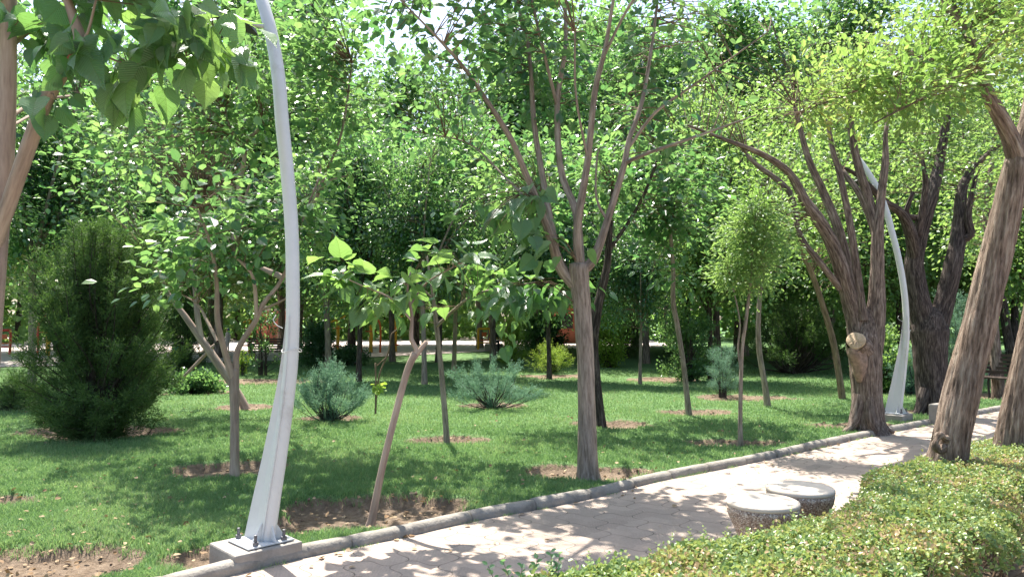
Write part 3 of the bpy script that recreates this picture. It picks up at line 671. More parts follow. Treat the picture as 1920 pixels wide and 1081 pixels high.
# leaning tree behind
D = 13.6
E_tr = [(462, 768, D, 18), (445, 735, D, 15), (415, 690, D, 17), (380, 640, D, 15), (345, 590, D, 12), (315, 550, D, 9), (290, 490, D, 7)]
E_l = [[(378, 640, D, 12), (370, 590, D, 12), (366, 550, D, 9), (360, 480, D, 7), (380, 400, D, 5)],
       [(345, 705, D, 6), (370, 680, D, 7), (398, 650, D, 6), (402, 645, D, 3)],
       [(430, 470, D - 3.6, 14), (450, 420, D - 3.6, 12), (456, 390, D - 3.6, 12), (448, 355, D - 3.6, 11), (458, 300, D - 3.6, 9), (460, 265, D - 3.6, 8), (480, 245, D - 3.6, 7), (494, 232, D - 3.6, 4)]]
E_l[2:] = []
E_c = [dict(ells=[(330, 320, D, 240, 150, 1.9), (250, 180, D - .5, 260, 160, 1.9), (440, 150, D, 200, 170, 1.8)], n=190, leaves=26, size=.12, gap=.36, gs=.8, crad=.3, flat=.75)]
hero_tree('mulberry_tree', 'mulberry whose pale trunk leans far left, behind the V-limbed tree', 'tree', E_tr, E_l, 'b_smooth', 'mul', E_c, sides=12)

# upper-left tree with crooked reddish limb, trunk hidden behind the lamp
D = 9.8
X_tr = [(528, 834, D, 15), (546, 700, D, 13), (550, 600, D, 12), (540, 530, D, 12), (480, 500, D, 12), (432, 478, D, 13), (450, 420, D, 12), (456, 390, D, 12), (448, 355, D, 11), (458, 300, D, 9), (460, 268, D, 8), (480, 248, D, 7), (494, 232, D, 4)]
X_l = [[(456, 395, D, 7), (470, 340, D, 5), (500, 300, D + .2, 4)], [(452, 270, D, 6), (435, 250, D, 4), (420, 200, D, 3)], [(550, 600, D, 10), (553, 500, D, 9), (570, 420, D, 8), (600, 350, D, 7), (640, 250, D, 5), (660, 120, D, 4)], [(575, 410, D, 6), (610, 345, D, 5), (650, 330, D, 4)]]
X_c = [dict(ells=[(480, 160, D, 230, 170, 1.7), (620, 230, D, 130, 180, 1.3), (300, 250, D, 160, 120, 1.2), (560, 20, D - .4, 200, 100, 1.5), (180, 350, D+1, 110, 60, .8)], n=230, leaves=22, size=.11, gap=.42, gs=1.1, crad=.24, flat=.75)]
hero_tree('mulberry_tree', 'crooked reddish-limbed mulberry hidden by the near white lamp post', 'tree', X_tr, X_l, 'b_smooth', 'mul', X_c, sides=10)

# near tree at the left edge
D = 4.7
G_tr = [(-35, 1010, D, 48), (-30, 900, D, 42), (-20, 700, D, 40), (-6, 500, D, 38), (4, 380, D, 37), (12, 250, D, 36), (15, 100, D, 35), (16, -100, D, 33), (20, -300, D, 25)]
G_l = [[(-18, 480, D, 34), (10, 400, D - .1, 33), (48, 290, D - .2, 33), (92, 175, D - .3, 32), (150, 92, D - .4, 30), (150, 70, D - .4, 26), (133, 20, D - .4, 19), (118, -30, D - .4, 17), (100, -120, D - .4, 12)],
       [(15, 90, D, 14), (60, 55, D + .2, 9), (110, 20, D + .4, 7)],
       [(10, 225, D, 10), (70, 190, D + .4, 8), (130, 180, D + .7, 5)],
       [(5, 245, D, 7), (60, 215, D + .8, 6)],
       [(152, 82, D - .4, 9), (165, 60, D - .45, 6), (180, 0, D - .5, 5)],
       [(155, 85, D - .4, 6), (240, 120, D - .3, 4), (330, 110, D - .3, 3), (400, 85, D - .2, 3)]]
treeG, lpG = hero_tree('mulberry_tree', 'near mulberry at the left edge with smooth pink bark and a red limb scar', 'tree', G_tr, G_l, 'b_smooth', 'mulbig', None, sides=20, rough=.03, step=.05)
g = Geo(); P, Rr = px_poly([(128, 120, D - .42, 20), (140, 104, D - .43, 24), (153, 86, D - .42, 22)])
tube(g, P, [r * .95 for r in Rr], 10, .02, rough=.12, lump=1); g.build('bark_scar', [M['redwood']], treeG, True)
g = Geo()
att = ell_points([(*W(230, 30, 4.3), .3, .3, .2), (*W(330, 60, 4.3), .3, .3, .2), (*W(200, 130, 4.3), .2, .25, .12), (*W(410, 110, 4.35), .14, .15, .1), (*W(100, 20, 4.6), .3, .35, .15), (*W(250, -150, 4.4), .6, .4, .3), (*W(150, 190, 4.4), .15, .2, .06)], 70, 0)
twiggy(g, lpG[(lpG[:, 2] > 2.9)], att, 10, .155, HEART, .09, .004, 1.15, .5)
g.build('crown', [M['mulbig'], M['b_twig']], treeG)

# dark slanting tree just behind the main mulberry
D = 11.2
H_tr = [(1126, 803, D, 24), (1122, 760, D, 19), (1116, 700, D, 19), (1113, 640, D, 18), (1122, 570, D, 17), (1138, 500, D, 14), (1143, 430, D, 12), (1150, 350, D, 9)]
H_l = [[(1108, 660, D, 12), (1090, 560, D, 9), (1050, 480, D, 8), (1020, 380, D, 6)], [(1142, 470, D, 8), (1200, 380, D, 6), (1240, 280, D, 5)], [(1118, 600, D, 6), (1098, 560, D, 5), (1085, 500, D, 4)]]
H_c = [dict(ells=[(1100, 350, D + .3, 220, 110, 1.6), (1240, 330, D + .5, 130, 110, 1.3), (960, 330, D + .5, 170, 110, 1.3)], n=150, leaves=24, size=.11, gap=.36, gs=1., crad=.26)]
hero_tree('mulberry_tree', 'dark slanting trunk just behind the tall many-limbed mulberry', 'tree', H_tr, H_l, 'b_dark', 'mul', H_c, sides=12, rough=.05, ridges=8)

# thin trees in the middle right
D = 12.4
I_tr = [(1292, 782, D, 14), (1288, 740, D, 11), (1281, 680, D, 10), (1270, 610, D, 10), (1262, 565, D, 10), (1262, 500, D, 8), (1255, 420, D, 6)]
I_c = [dict(ells=[(1255, 430, D, 95, 120, 1.0), (1230, 330, D, 100, 100, 1.0)], n=95, leaves=22, size=.115, gap=.25, gs=1.2, crad=.22, rsh=(0, .5))]
hero_tree('mulberry_tree', 'slim pale kinked trunk with a dark crown, between the main mulberry and the pale-leaved sapling', 'tree', I_tr, [], 'b_mul', 'mul', I_c, sides=8)
D = 9.4
J_tr = [(1389, 842, D, 12), (1388, 800, D, 9), (1389, 720, D, 8), (1392, 650, D, 7), (1400, 590, D, 7), (1410, 500, D, 5), (1415, 400, D, 4)]
J_l = [[(1389, 700, D, 4), (1384, 650, D, 4), (1387, 600, D, 3), (1370, 520, D, 3)]]
J_c = [dict(ells=[(1410, 470, D, 72, 100, .55), (1440, 410, D, 50, 65, .45), (1370, 500, D, 40, 60, .4)], n=200, leaves=34, size=.05, prune=False, T=OBL, gap=.3, gs=2.2, crad=.11, tr=.003)]
hero_tree('ash_sapling', 'slender sapling with an airy pale green crown of small leaves near the kerb', 'tree', J_tr, J_l, 'b_mul', 'elm', J_c, sides=8)
D = 13.6
K_tr = [(1440, 768, D, 15), (1434, 720, D, 12), (1424, 660, D, 11), (1422, 600, D, 10), (1428, 520, D, 8), (1440, 430, D, 6)]
K_c = [dict(ells=[(1440, 420, D, 90, 110, 1.0), (1490, 300, D, 110, 80, 1.0)], n=90, leaves=26, size=.085, gap=.3, gs=1.2, crad=.22)]
hero_tree('ash_tree', 'slim leaning trunk right of the pale-leaved sapling, on a sunlit soil patch', 'tree', K_tr, [], 'b_mul', 'elm', K_c, sides=8)
D = 15.
N_tr = [(1580, 752, D, 15), (1573, 700, D, 13), (1562, 640, D, 13), (1545, 580, D, 12), (1525, 520, D, 11), (1500, 460, D, 8), (1490, 380, D, 6)]
N_c = [dict(ells=[(1500, 400, D, 130, 120, 1.4), (1600, 450, D + 1, 110, 110, 1.2)], n=100, leaves=26, size=.085, gap=.36, gs=1., crad=.25)]
hero_tree('elm_tree', 'brown trunk curving left, seen just left of the stub-cut old tree', 'tree', N_tr, [], 'b_twig', 'elm', N_c, sides=10)

# old tree with the sawn stub, beside the path
D = 10.7
O_tr = [(1629, 816, D, 84), (1628, 800, D, 68), (1627, 775, D, 58), (1624, 720, D, 54), (1622, 670, D, 58), (1621, 635, D, 58), (1624, 605, D, 40), (1626, 580, D, 18)]
O_l = [
 [(1616, 690, D, 40), (1610, 640, D, 40), (1600, 590, D, 33), (1584, 530, D - .1, 29), (1566, 470, D - .2, 26), (1540, 420, D - .3, 24), (1510, 378, D - .4, 20), (1480, 325, D - .5, 14), (1430, 290, D - .7, 11), (1360, 262, D - .9, 7), (1290, 235, D - 1, 4)],
 [(1606, 580, D + .1, 22), (1590, 500, D + .2, 20), (1572, 430, D + .2, 18), (1548, 370, D + .3, 16), (1515, 295, D + .3, 12), (1490, 200, D + .3, 8)],
 [(1618, 600, D - .1, 18), (1610, 530, D - .1, 15), (1600, 460, D - .1, 14), (1588, 390, D - .1, 13), (1573, 320, D - .1, 12), (1560, 275, D - .1, 10), (1545, 180, D, 6)],
 [(1628, 690, D, 40), (1636, 640, D, 42), (1643, 580, D, 34), (1645, 500, D, 26), (1646, 430, D, 22), (1652, 370, D, 16), (1660, 300, D, 13), (1662, 240, D, 8), (1680, 150, D, 5)],
 [(1645, 440, D, 17), (1628, 370, D + .1, 18), (1612, 320, D + .1, 16), (1597, 250, D + .1, 13), (1590, 150, D + .1, 8)],
 [(1575, 540, D - .1, 14), (1540, 495, D - .2, 12), (1500, 440, D - .2, 10), (1480, 360, D - .1, 11), (1420, 310, D, 9), (1400, 290, D, 6)],
 [(1634, 690, D + .05, 16), (1652, 600, D + .25, 16), (1648, 480, D + .5, 12), (1620, 380, D + .6, 14), (1580, 320, D + .8, 9)],
 [(1612, 740, D - .05, 24), (1603, 785, D - .1, 22), (1590, 806, D - .15, 14), (1568, 815, D - .2, 5)], [(1640, 740, D - .05, 24), (1648, 785, D - .1, 22), (1660, 803, D - .1, 14), (1676, 810, D - .1, 6)], [(1628, 740, D - .1, 24), (1632, 790, D - .2, 20), (1642, 812, D - .25, 10)]]
O_c = [dict(ells=[(1440, 180, D, 190, 120, 1.6), (1620, 120, D, 190, 130, 1.7), (1560, 230, D + 1, 150, 60, 1.0)], n=150, leaves=30, size=.075, gap=.42, gs=1.2, T=OBL, crad=.24)]
treeO, lpO = hero_tree('elm_tree', 'old thick tree beside the path with a pale sawn stub and several steep dark limbs', 'tree', O_tr, O_l, 'b_elm', 'elm', O_c, sides=40, rough=.10, ridges=11, step=.05, lump=.9)
g = Geo(); P = [W(1616, 662, D - .02), W(1609, 646, D - .18), W(1605, 640, D - .285)]; tube(g, P, [.19, .165, .132], 20, .02, rough=.12, lump=1.0, cap=False); 
g.build('cut_stub', [M['b_elm']], treeO, True)
M['torn'] = simple_mat('torn_bark_wood', (0.27, 0.185, 0.135), 0.9, 0.5, 14, 0.9, dirt=(.14, .1, .08))
g = Geo(); c0 = W(1606, 655, D - .20)
tube(g, [c0 + (-.01, .0, .04), c0 + np.array([0, .0, -.05]), c0 + np.array([.035, .005, -.18]), c0 + np.array([.05, .03, -.33]), c0 + np.array([.06, .06, -.45])], [.10, .11, .10, .07, .03], 18, .02, rough=.28, ridges=9, lump=1.2)
g.build('torn_bark', [M['torn']], treeO, True)
g = Geo(); nrm_ = norm(P[2] - P[1]); c0 = W(1605, 638, D - .285)
tube(g, [c0 - nrm_ * .05, c0 + nrm_ * .002, c0 + nrm_ * .010, c0 + nrm_ * .010], [.122, .120, .108, .01], 26, .01, rough=.05, ridges=3, lump=1.5)
g.build('sawn_face', [M['wood']], treeO, True)

# second old tree, dark, behind the far lamp
D = 12.8
P_tr = [(1754, 786, D, 80), (1752, 765, D, 66), (1748, 720, D, 60), (1744, 660, D, 64), (1742, 620, D, 72), (1742, 595, D, 60), (1742, 575, D, 25)]
P_l = [
 [(1735, 620, D, 50), (1722, 560, D, 42), (1714, 500, D, 36), (1722, 450, D, 32), (1745, 370, D, 28), (1760, 310, D + .2, 20), (1772, 240, D + .3, 17), (1782, 190, D + .4, 12), (1790, 100, D + .4, 7)],
 [(1716, 490, D, 26), (1708, 440, D - .2, 24), (1690, 400, D - .4, 18), (1655, 375, D - .7, 14), (1610, 330, D - 1, 9), (1570, 310, D - 1.1, 6)],
 [(1752, 620, D, 48), (1772, 560, D, 38), (1788, 490, D, 34), (1800, 420, D + .2, 30), (1805, 350, D + .4, 20), (1840, 300, D + .6, 13), (1900, 250, D + .8, 8)],
 [(1722, 440, D - .1, 14), (1735, 350, D - .3, 12), (1730, 300, D - .4, 7)],
 [(1795, 450, D + .1, 20), (1820, 440, D, 16), (1815, 400, D, 14), (1830, 330, D, 8)],
 [(1722, 410, D, 12), (1700, 400, D - .3, 10), (1712, 360, D - .4, 8)],
 [(1735, 730, D - .1, 24), (1722, 772, D - .2, 18), (1710, 787, D - .3, 8)], [(1765, 730, D - .1, 24), (1776, 772, D - .2, 18), (1788, 786, D - .2, 8)]]
P_c = [dict(ells=[(1760, 300, D + .5, 180, 140, 1.6), (1880, 250, D + 1, 120, 150, 1.4), (1680, 250, D + 1, 120, 110, 1.4), (1860, 470, D + 1.5, 70, 60, 1.0), (1810, 100, D + .5, 160, 110, 1.5)], n=230, leaves=28, size=.07, gap=.45, gs=1.1, crad=.26)]
hero_tree('elm_tree', 'second old tree, nearly black trunk forking twice, right behind the far white lamp', 'tree', P_tr, P_l, 'b_dark', 'elm', P_c, sides=40, rough=.08, ridges=11, step=.06, lump=.8)

# leaning locust in the hedge
D = 6.2
b = W(1772, 905, D)
Q_tr = [(1766, 985, D, 100), (1768, 905, D, 84), (1775, 865, D, 74), (1790, 790, D, 66), (1812, 700, D, 65), (1838, 600, D, 62), (1862, 500, D, 59), (1886, 400, D, 56), (1903, 320, D, 52), (1908, 270, D, 30)]
Q_l = [[(1910, 310, D, 40), (1893, 255, D - .05, 34), (1868, 205, D - .1, 29), (1845, 160, D - .15, 24), (1832, 110, D - .2, 20), (1815, 60, D - .2, 22), (1780, 10, D - .2, 22), (1765, -60, D - .2, 18), (1740, -180, D - .2, 12)],
       [(1908, 300, D, 40), (1925, 240, D, 34), (1940, 150, D + .1, 30), (1960, 0, D + .2, 20), (1970, -150, D + .2, 14)],
       [(1835, 120, D - .2, 9), (1760, 110, D - .5, 7), (1680, 140, D - .7, 6), (1580, 180, D - .9, 4), (1500, 210, D - 1, 3)],
       [(1850, 170, D - .1, 7), (1790, 160, D - .7, 5), (1700, 200, D - 1.1, 4), (1640, 230, D - 1.2, 3)],
       [(1870, 560, D - .1, 10), (1890, 640, D - .2, 7)]]
Q_l = Q_l[:4]
Q_c = [dict(ells=[(1560, 165, D - .7, 140, 62, .8), (1700, 170, D - .8, 130, 65, .8), (1850, 90, D - .6, 110, 80, .8), (1500, 235, D - .9, 75, 45, .5), (1640, 60, D - .3, 110, 50, .7), (1860, 0, D - .3, 120, 60, .9)], n=380, leaves=21, size=.058, T=OBL, gap=.36, gs=2.0, crad=.12, tr=.003, droop=.3, flat=.7)]
treeQ, lpQ = hero_tree('locust_tree', 'near leaning tree with deep twisted ridged bark growing out of the hedge', 'tree', Q_tr, Q_l, 'b_locust', 'ash', Q_c, sides=64, rough=.11, ridges=12, twist=.7, step=.03, lump=.6)
g = Geo()
cc = W(1765, 830, D - .115); ring = []
for a in np.linspace(0, 6.283, 13)[:-1]: ring.append(cc + np.array([.055 * math.cos(a) * (1 + .25 * math.sin(2 * a + 1)), .03 * math.cos(a), .06 * math.sin(a) * (1 + .2 * math.cos(3 * a))]))
tube(g, ring + ring[:2], [.026 * (1 + .3 * math.sin(k * 2.1)) for k in range(14)], 10, .012, rough=.22, ridges=6, lump=1.2, cap=False)
g.build('knot', [M['b_locust']], treeQ, True)
D = 6.9
R_tr = [(1878, 920, D, 76), (1890, 838, D, 56), (1904, 760, D, 50), (1925, 660, D, 46), (1950, 540, D, 44), (1975, 400, D, 50), (2000, 200, D, 40), (2010, 0, D, 30)]
R_c = [dict(ells=[(1960, 60, D, 120, 140, 1.2), (1900, 330, D+1.5, 90, 60, .6)], n=110, leaves=20, size=.055, T=OBL, gap=.3, gs=1.6, crad=.14, tr=.003)]
hero_tree('locust_tree', 'leaning ridged trunk at the right edge, second one growing from the hedge', 'tree', R_tr, [], 'b_locust', 'ash', R_c, sides=48, rough=.10, ridges=11, twist=.6, step=.04)
D = 15.5
hero_tree('elm_tree', 'upright grey trunk between the leaning tree and the black bench', 'tree', [(1876, 750, D, 34), (1872, 735, D, 26), (1868, 680, D, 23), (1862, 600, D, 20), (1856, 500, D, 18), (1850, 400, D, 14), (1860, 300, D, 10)], [], 'b_elm', 'elm',
          [dict(ells=[(1850, 400, D + .6, 130, 120, 1.8)], n=90, leaves=26, size=.08, gap=.35, gs=.9, crad=.28)], sides=20, rough=.06, ridges=8)
D = 21
hero_tree('elm_tree', 'dark trunk leaning slightly, farther back behind the black bench', 'tree', [(1902, 705, D, 26), (1896, 670, D, 20), (1885, 600, D, 19), (1876, 540, D, 17), (1865, 440, D, 12)], [], 'b_dark', 'elm',
          [dict(ells=[(1870, 380, D, 120, 110, 2.2)], n=80, leaves=26, size=.10, gap=.3, gs=.7, crad=.34)], sides=14)

# ------------------------------------------------------------------ farther trees: prototypes copied with their parts
def proto_tree(name, seed, H, cr, z0, leaf, bark, lsz, natt, nleaf, T=KITE, tr=.085, gap=.44):
    random.seed(seed)
    root = empty(name, (0, 0, 0))
    g = Geo(); lean = random.uniform(-.35, .35)
    pts, _ = tube(g, [(0, 0, -.1), (lean * .1, 0, .6), (lean * .3, .05, z0), (lean * .8, .1, H * .45), (lean, 0, H * .75)], [tr * 1.5, tr * 1.05, tr, tr * .7, tr * .25], 10, .25, rough=.06, lump=1, seed=seed)
    g.build('trunk', [M[bark]], root, True)
    lp = [pts[len(pts) // 3:]]; g = Geo()
    for k in range(7):
        a = k * 2.4 + random.random(); r = cr * random.uniform(.55, .85); zb = random.uniform(z0 * .85, H * .45)
        e = np.array([math.cos(a) * r, math.sin(a) * r, zb + H * random.uniform(.22, .42)])
        b_ = pts[np.argmin(abs(pts[:, 2] - zb))]
        Q, _ = tube(g, [b_, b_ * .5 + e * .5 + np.array([0, 0, .25]), e], [tr * .6, tr * .4, tr * .15], 6, .25, rough=.05, lump=1)
        lp.append(Q)
    g.build('limbs', [M[bark]], root, True)
    ells = []
    for k in range(9):
        a = random.uniform(0, 6.28); r = cr * random.uniform(.2, .62); z = random.uniform(z0 + .5, H - .9)
        s_ = cr * random.uniform(.38, .58) * (1.1 - .5 * max(0, (z - H * .6) / (H * .4)))
        ells.append((math.cos(a) * r, math.sin(a) * r, z, s_, s_, s_ * .75))
    ells.append((0, 0, (z0 + H) / 2 + .3, cr * .6, cr * .6, (H - z0) * .42))
    g = Geo(); att = ell_points(ells, natt, gap, .8, seed * 3.1)
    twiggy(g, np.concatenate(lp), att, nleaf, lsz, T, .34, .007, .3, .75, seed=seed, prune=False)
    g.build('crown', [M[leaf], M['b_twig']], root)
    return root
protos = [proto_tree('park_tree', 3, 7.5, 2.7, 1.9, 'mul', 'b_mul', .11, 340, 60),
          proto_tree('park_tree', 8, 7.0, 2.5, 2.1, 'mul', 'b_dark', .105, 340, 60),
          proto_tree('park_tree', 14, 8.5, 3.0, 2.0, 'elm', 'b_elm', .095, 390, 66),
          proto_tree('park_tree', 21, 9.5, 3.2, 2.6, 'mul', 'b_elm', .115, 420, 62),
          proto_tree('park_tree', 33, 8.0, 2.7, 1.6, 'elm', 'b_dark', .095, 390, 64)]
used = [False] * len(protos)
def put(k, px, py, label, sc=1.0, group='trees farther back across the lawn', D=None):
    p = G(px, py) if D is None else np.array([(px - 960) / F * D, D, 0])
    o = protos[k] if not used[k] else copy_tree(protos[k]); used[k] = True
    o.location = (p[0], p[1], 0.02); o.rotation_euler = (0, 0, random.uniform(0, 6.28)); wd_ = sc * (.74 if p[1] < 24 else 1); o.scale = (wd_, wd_, sc * random.uniform(.94, 1.06))
    tag(o, label, 'tree', group); return o
random.seed(77)
put(1, 673, 717, 'dark trunked tree right of the near lamp, beyond the blue-green juniper', 1.0)
put(0, 615, 692, 'forked dark trunk just right of the near lamp, beside the round dark bush', 1.1)
put(0, 796, 722, 'grey straight trunk seen through the gap left of the straight sapling', .95)
put(0, 851, 703, 'grey straight trunk right of the straight sapling, middle of the lawn', 1.0)
put(1, 1030, 712, 'dark trunk standing in front of the spiky bright green shrub', .95)
put(1, 822, 680, 'dark trunk far back between the two grey straight trunks', 1.25)
put(3, 736, 679, 'thin far tree at the playground edge behind the small lime sapling', 1.2)
put(3, 1212, 682, 'black trunk far back right of the main mulberry', 1.3)
put(0, 1200, 722, 'very thin stem on the lawn right of the main mulberry', .62)
put(3, 925, 676, 'far thin tree beside the yellow exercise frame', 1.35)
put(4, 1333, 715, 'tree behind the dark leafy shrub on the middle right', 1.05)
put(2, 1462, 690, 'tall elm behind the dark spreading juniper bush', 1.25)
put(2, 1600, 705, 'elm far behind the old stub-cut tree', 1.2)
put(4, 1690, 700, 'elm far behind the far white lamp', 1.2)
put(2, 1800, 700, 'elm far behind the leaning ridged tree', 1.2)
put(4, 1965, 725, 'elm beyond the right edge behind the bench', 1.1)
put(3, 1345, 0, 'tall tree filling the sky gap right of the many-limbed mulberry crown', 1.6, D=31)
put(3, 1010, 0, 'tall tree rising straight behind the many-limbed mulberry crown', 1.6, D=33)
put(0, 60, 735, 'leafy tree at the far left behind the dark cypress', 1.15)
put(3, 230, 705, 'tall tree rising directly behind the dark cypress', 1.0)
put(0, -120, 760, 'leafy tree cut by the left edge behind the cypress', .95)
FTL = ['broad-leaved tree beyond the frame edge far left', 'dark tree glimpsed left of the near curved limb', 'tall tree seen between the two left-edge trunks', 'tree at the left end of the playground behind the low shrub',
 'playground-side tree showing above the left part of the dark cypress', 'tall tree above the right part of the dark cypress', 'tree far behind the leftward leaning pale trunk', 'tree far behind the near lamp post, above the slatted bench',
 'tree far behind the two yellow post machines', 'tree far behind the leaning sapling fork', 'tree far behind the yellow framed machine', 'tree far behind the dark rounded laurel bush', 'tree far back just right of the main mulberry trunk',
 'tree far behind the brownish cypress', 'pale tree far behind the dark leafy shrub', 'tree far behind the slender ash sapling crown', 'tree far behind the dark spreading juniper', 'tree far behind the left-curving brown trunk',
 'tree far behind the sawn stub trunk', 'tree far behind the forking nearly black trunk', 'tree far behind the leaning ridged trunk', 'tree far behind the bench at the right edge', 'tree outside the right edge, its crown reaching in',
 'farthest right tree beyond the frame', 'nearer tree filling the gap right of the main mulberry', 'nearer tree filling the gap left of the main mulberry', 'nearer tree behind the round dark bush and playground edge', 'nearer tree behind the leggy black-stemmed shrub',
 'nearer tree behind the wispy grey-green shrub', 'nearer tree behind the path bend at the right']
FT = 'tall leafy tree in the row closing the view beyond the lawn'
for k, (px, D) in enumerate([(-640, 20), (-420, 17), (-250, 27), (-60, 33), (110, 38), (250, 33), (400, 36), (530, 40), (660, 43), (780, 47), (900, 42), (1010, 46), (1110, 38), (1190, 44), (1290, 36), (1380, 41), (1470, 36), (1560, 30), (1650, 39), (1740, 33), (1840, 38), (1940, 31), (2060, 26), (2200, 32), (1120, 34), (1010, 36), (560, 31), (410, 31), (1395, 33), (1900, 30)]):
    put([0, 2, 3, 4, 1][k % 5] if px < 1150 else [2, 4, 3, 2, 4][k % 5], px, 0, FTL[k], (D / 38 + .75) * random.uniform(.95, 1.2), 'trees closing the view', D)

# far-off wood
g = Geo(); n = 60000
ang = rng.uniform(R(-62), R(62), n); rad = rng.uniform(58, 78, n)
x = np.sin(ang) * rad; y = np.cos(ang) * rad
hh = 12 + 4 * np.sin(ang * 9) + 2.5 * np.sin(ang * 23 + 1)
z = rng.random(n) ** .9 * hh
add_leaves(g, np.stack([x, y, z], 1), rng.normal(size=(n, 3)), rng.normal(size=(n, 3)) * .7 + (0, -.3, 1), rng.uniform(.5, 1.0, n), KITE, np.clip(.45 + .35 * np.sin(x * .5) * np.cos(z * .8) + rng.normal(0, .2, n), 0, 1))
for k in range(46):
    a = R(-60 + k * 2.65); r = random.uniform(57, 70); tube(g, [(math.sin(a) * r, math.cos(a) * r, 0), (math.sin(a) * r + .3, math.cos(a) * r, 6)], [.22, .1], 7, 1, 1)
o = g.build('far_wood', [M['elm'], M['b_dark']]); o['kind'] = 'stuff'; o['label'] = 'far-off wood of mixed trees closing the park behind everything'

# ------------------------------------------------------------------ conifers and shrubs
def feather(name, label, cat, base, w_, h, nst, nsp, leafmat, shape='up', lsz=.06, T=NEEDLE, dens=26, stem_r=.012, group=None, seed=0, spread=1.0, rsh=(0, 1), bark='b_dark', bare=0.1, top=0.5, crad=.035, wiggle=.1):
    r0 = np.random.default_rng(seed + 5)
    root = empty(name, base, label, cat, group); base = np.array(base, float)
    gs = Geo(); g = Geo(); P, A, NN, SZ, RD = [], [], [], [], []
    for k in range(nst):
        a = r0.uniform(0, 6.28); rr = r0.random() ** .6
        if shape == 'up':      # egg shaped, sprays rise
            u = r0.uniform(0, 1); wid = w_ / 2 * (1 - abs(u - .42) ** 2.2 * 1.5) ; hz_ = h * (u)
            s0 = base + np.array([0.08 * math.cos(a) * w_, .08 * math.sin(a) * w_, 0]); s1 = s0 + (0, 0, hz_ * .55)
            e = base + np.array([math.cos(a) * wid * rr, math.sin(a) * wid * rr, hz_ + .12 * h])
        else:                  # vase / spreading juniper
            el = r0.uniform(.15, 1.0) if shape == 'vase' else r0.uniform(.05, .9)
            e = base + np.array([math.cos(a) * w_ / 2 * (1.15 - el * top) * rr, math.sin(a) * w_ / 2 * (1.15 - el * top) * rr, h * (.2 + .8 * el) * (1 - .3 * rr if shape == 'vase' else 1 - .45 * rr)])
            s0 = base + r0.normal(size=3) * .02 * w_ * (1, 1, 0); s1 = s0 * .6 + e * .4 + np.array([0, 0, -.05 * h])
        mid = (s1 + e) / 2 + r0.normal(size=3) * wiggle * w_ * .3
        tube(gs, [s0, s1, mid, e], [stem_r, stem_r * .8, stem_r * .5, stem_r * .2], 5, .15, cap=False)
        # secondary sprays
        for j in range(nsp):
            t = bare + (1 - bare) * r0.random() ** .7
            p = (s1 * (1 - t) + e * t) if t > .3 else s0 * (1 - t) + s1 * t
            out = norm(e - s0) * .7 + norm(r0.normal(size=3)) * spread + np.array([0, 0, .35])
            L = lsz * r0.uniform(2.0, 4.2); dr = norm(out)
            m_ = int(dens * r0.uniform(.7, 1.3)); tt = r0.random(m_)
            P.append(p + dr * (tt * L)[:, None] + r0.normal(size=(m_, 3)) * crad * .5)
            A.append(dr * 1.0 + r0.normal(size=(m_, 3)) * .5); NN.append(r0.normal(size=(m_, 3)))
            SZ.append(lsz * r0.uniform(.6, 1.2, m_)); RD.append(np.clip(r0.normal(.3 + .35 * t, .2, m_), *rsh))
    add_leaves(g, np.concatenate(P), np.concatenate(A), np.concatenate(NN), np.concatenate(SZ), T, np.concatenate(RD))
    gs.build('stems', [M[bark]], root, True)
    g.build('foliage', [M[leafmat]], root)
    return root
def gp(px, py): p = G(px, py); return (p[0], p[1], gz(p[0], p[1]))
feather('cypress_shrub', 'large dark rounded cypress with many stems on the left lawn', 'shrub', gp(188, 822), 2.15, 2.7, 190, 44, 'cedar', 'up', .055, dens=22, stem_r=.016, seed=1, crad=.05)
feather('cypress_shrub', 'low grey-green shrub at the left edge beside the dark cypress', 'shrub', gp(30, 770), 1.5, .75, 40, 20, 'cedar', 'spread', .05, dens=18, seed=2, rsh=(.3, 1))
jg = 'blue-green junipers on the lawn'
feather('juniper', 'blue-green feathery juniper right beside the near lamp', 'shrub', gp(618, 792), 1.75, 1.05, 50, 30, 'juniper', 'vase', .045, dens=16, seed=3, stem_r=.009, group=jg, top=.8, spread=.5)
feather('juniper', 'blue-green low spreading juniper on bare soil behind the saplings', 'shrub', gp(922, 768), 1.9, .95, 38, 30, 'juniper', 'vase', .045, dens=16, seed=4, stem_r=.009, group=jg, top=.3, spread=.5, rsh=(0, .75))
feather('juniper_bush', 'big dark vase-shaped juniper far back left of the old trees', 'shrub', gp(1490, 702), 3.1, 2.3, 90, 32, 'cedar', 'vase', .08, dens=18, seed=5, stem_r=.03, top=.25, bare=.35)
feather('broom_shrub', 'small wispy grey-green shrub on a sunlit soil patch', 'shrub', gp(1355, 742), .95, .98, 44, 22, 'juniper', 'up', .035, dens=14, seed=6, stem_r=.006, bare=.3, rsh=(.35, 1))
feather('leafy_shrub', 'dark leafy multi-stemmed shrub right of the black far trunk', 'shrub', gp(1288, 717), 1.7, 1.95, 60, 12, 'mul', 'up', .07, T=KITE, dens=9, seed=7, stem_r=.015, rsh=(0, .7), crad=.1)
feather('cypress_shrub', 'yellow-green upright small cypress left of the spiky bright shrub', 'shrub', gp(960, 690), 1.1, 1.5, 60, 22, 'lime', 'up', .06, dens=16, seed=8, stem_r=.01, rsh=(0, .35))
feather('laurel_bush', 'dark green rounded bush behind the spiky bright shrub', 'shrub', gp(1015, 668), 2.6, 1.6, 80, 14, 'mul', 'up', .10, T=KITE, dens=10, seed=9, rsh=(0, .4), crad=.12)
feather('spiky_shrub', 'bright yellow-green spiky shrub behind a dark trunk', 'shrub', gp(1033, 700), 1.5, 1.05, 46, 16, 'lime', 'vase', .06, dens=14, seed=10, stem_r=.008, top=.5)
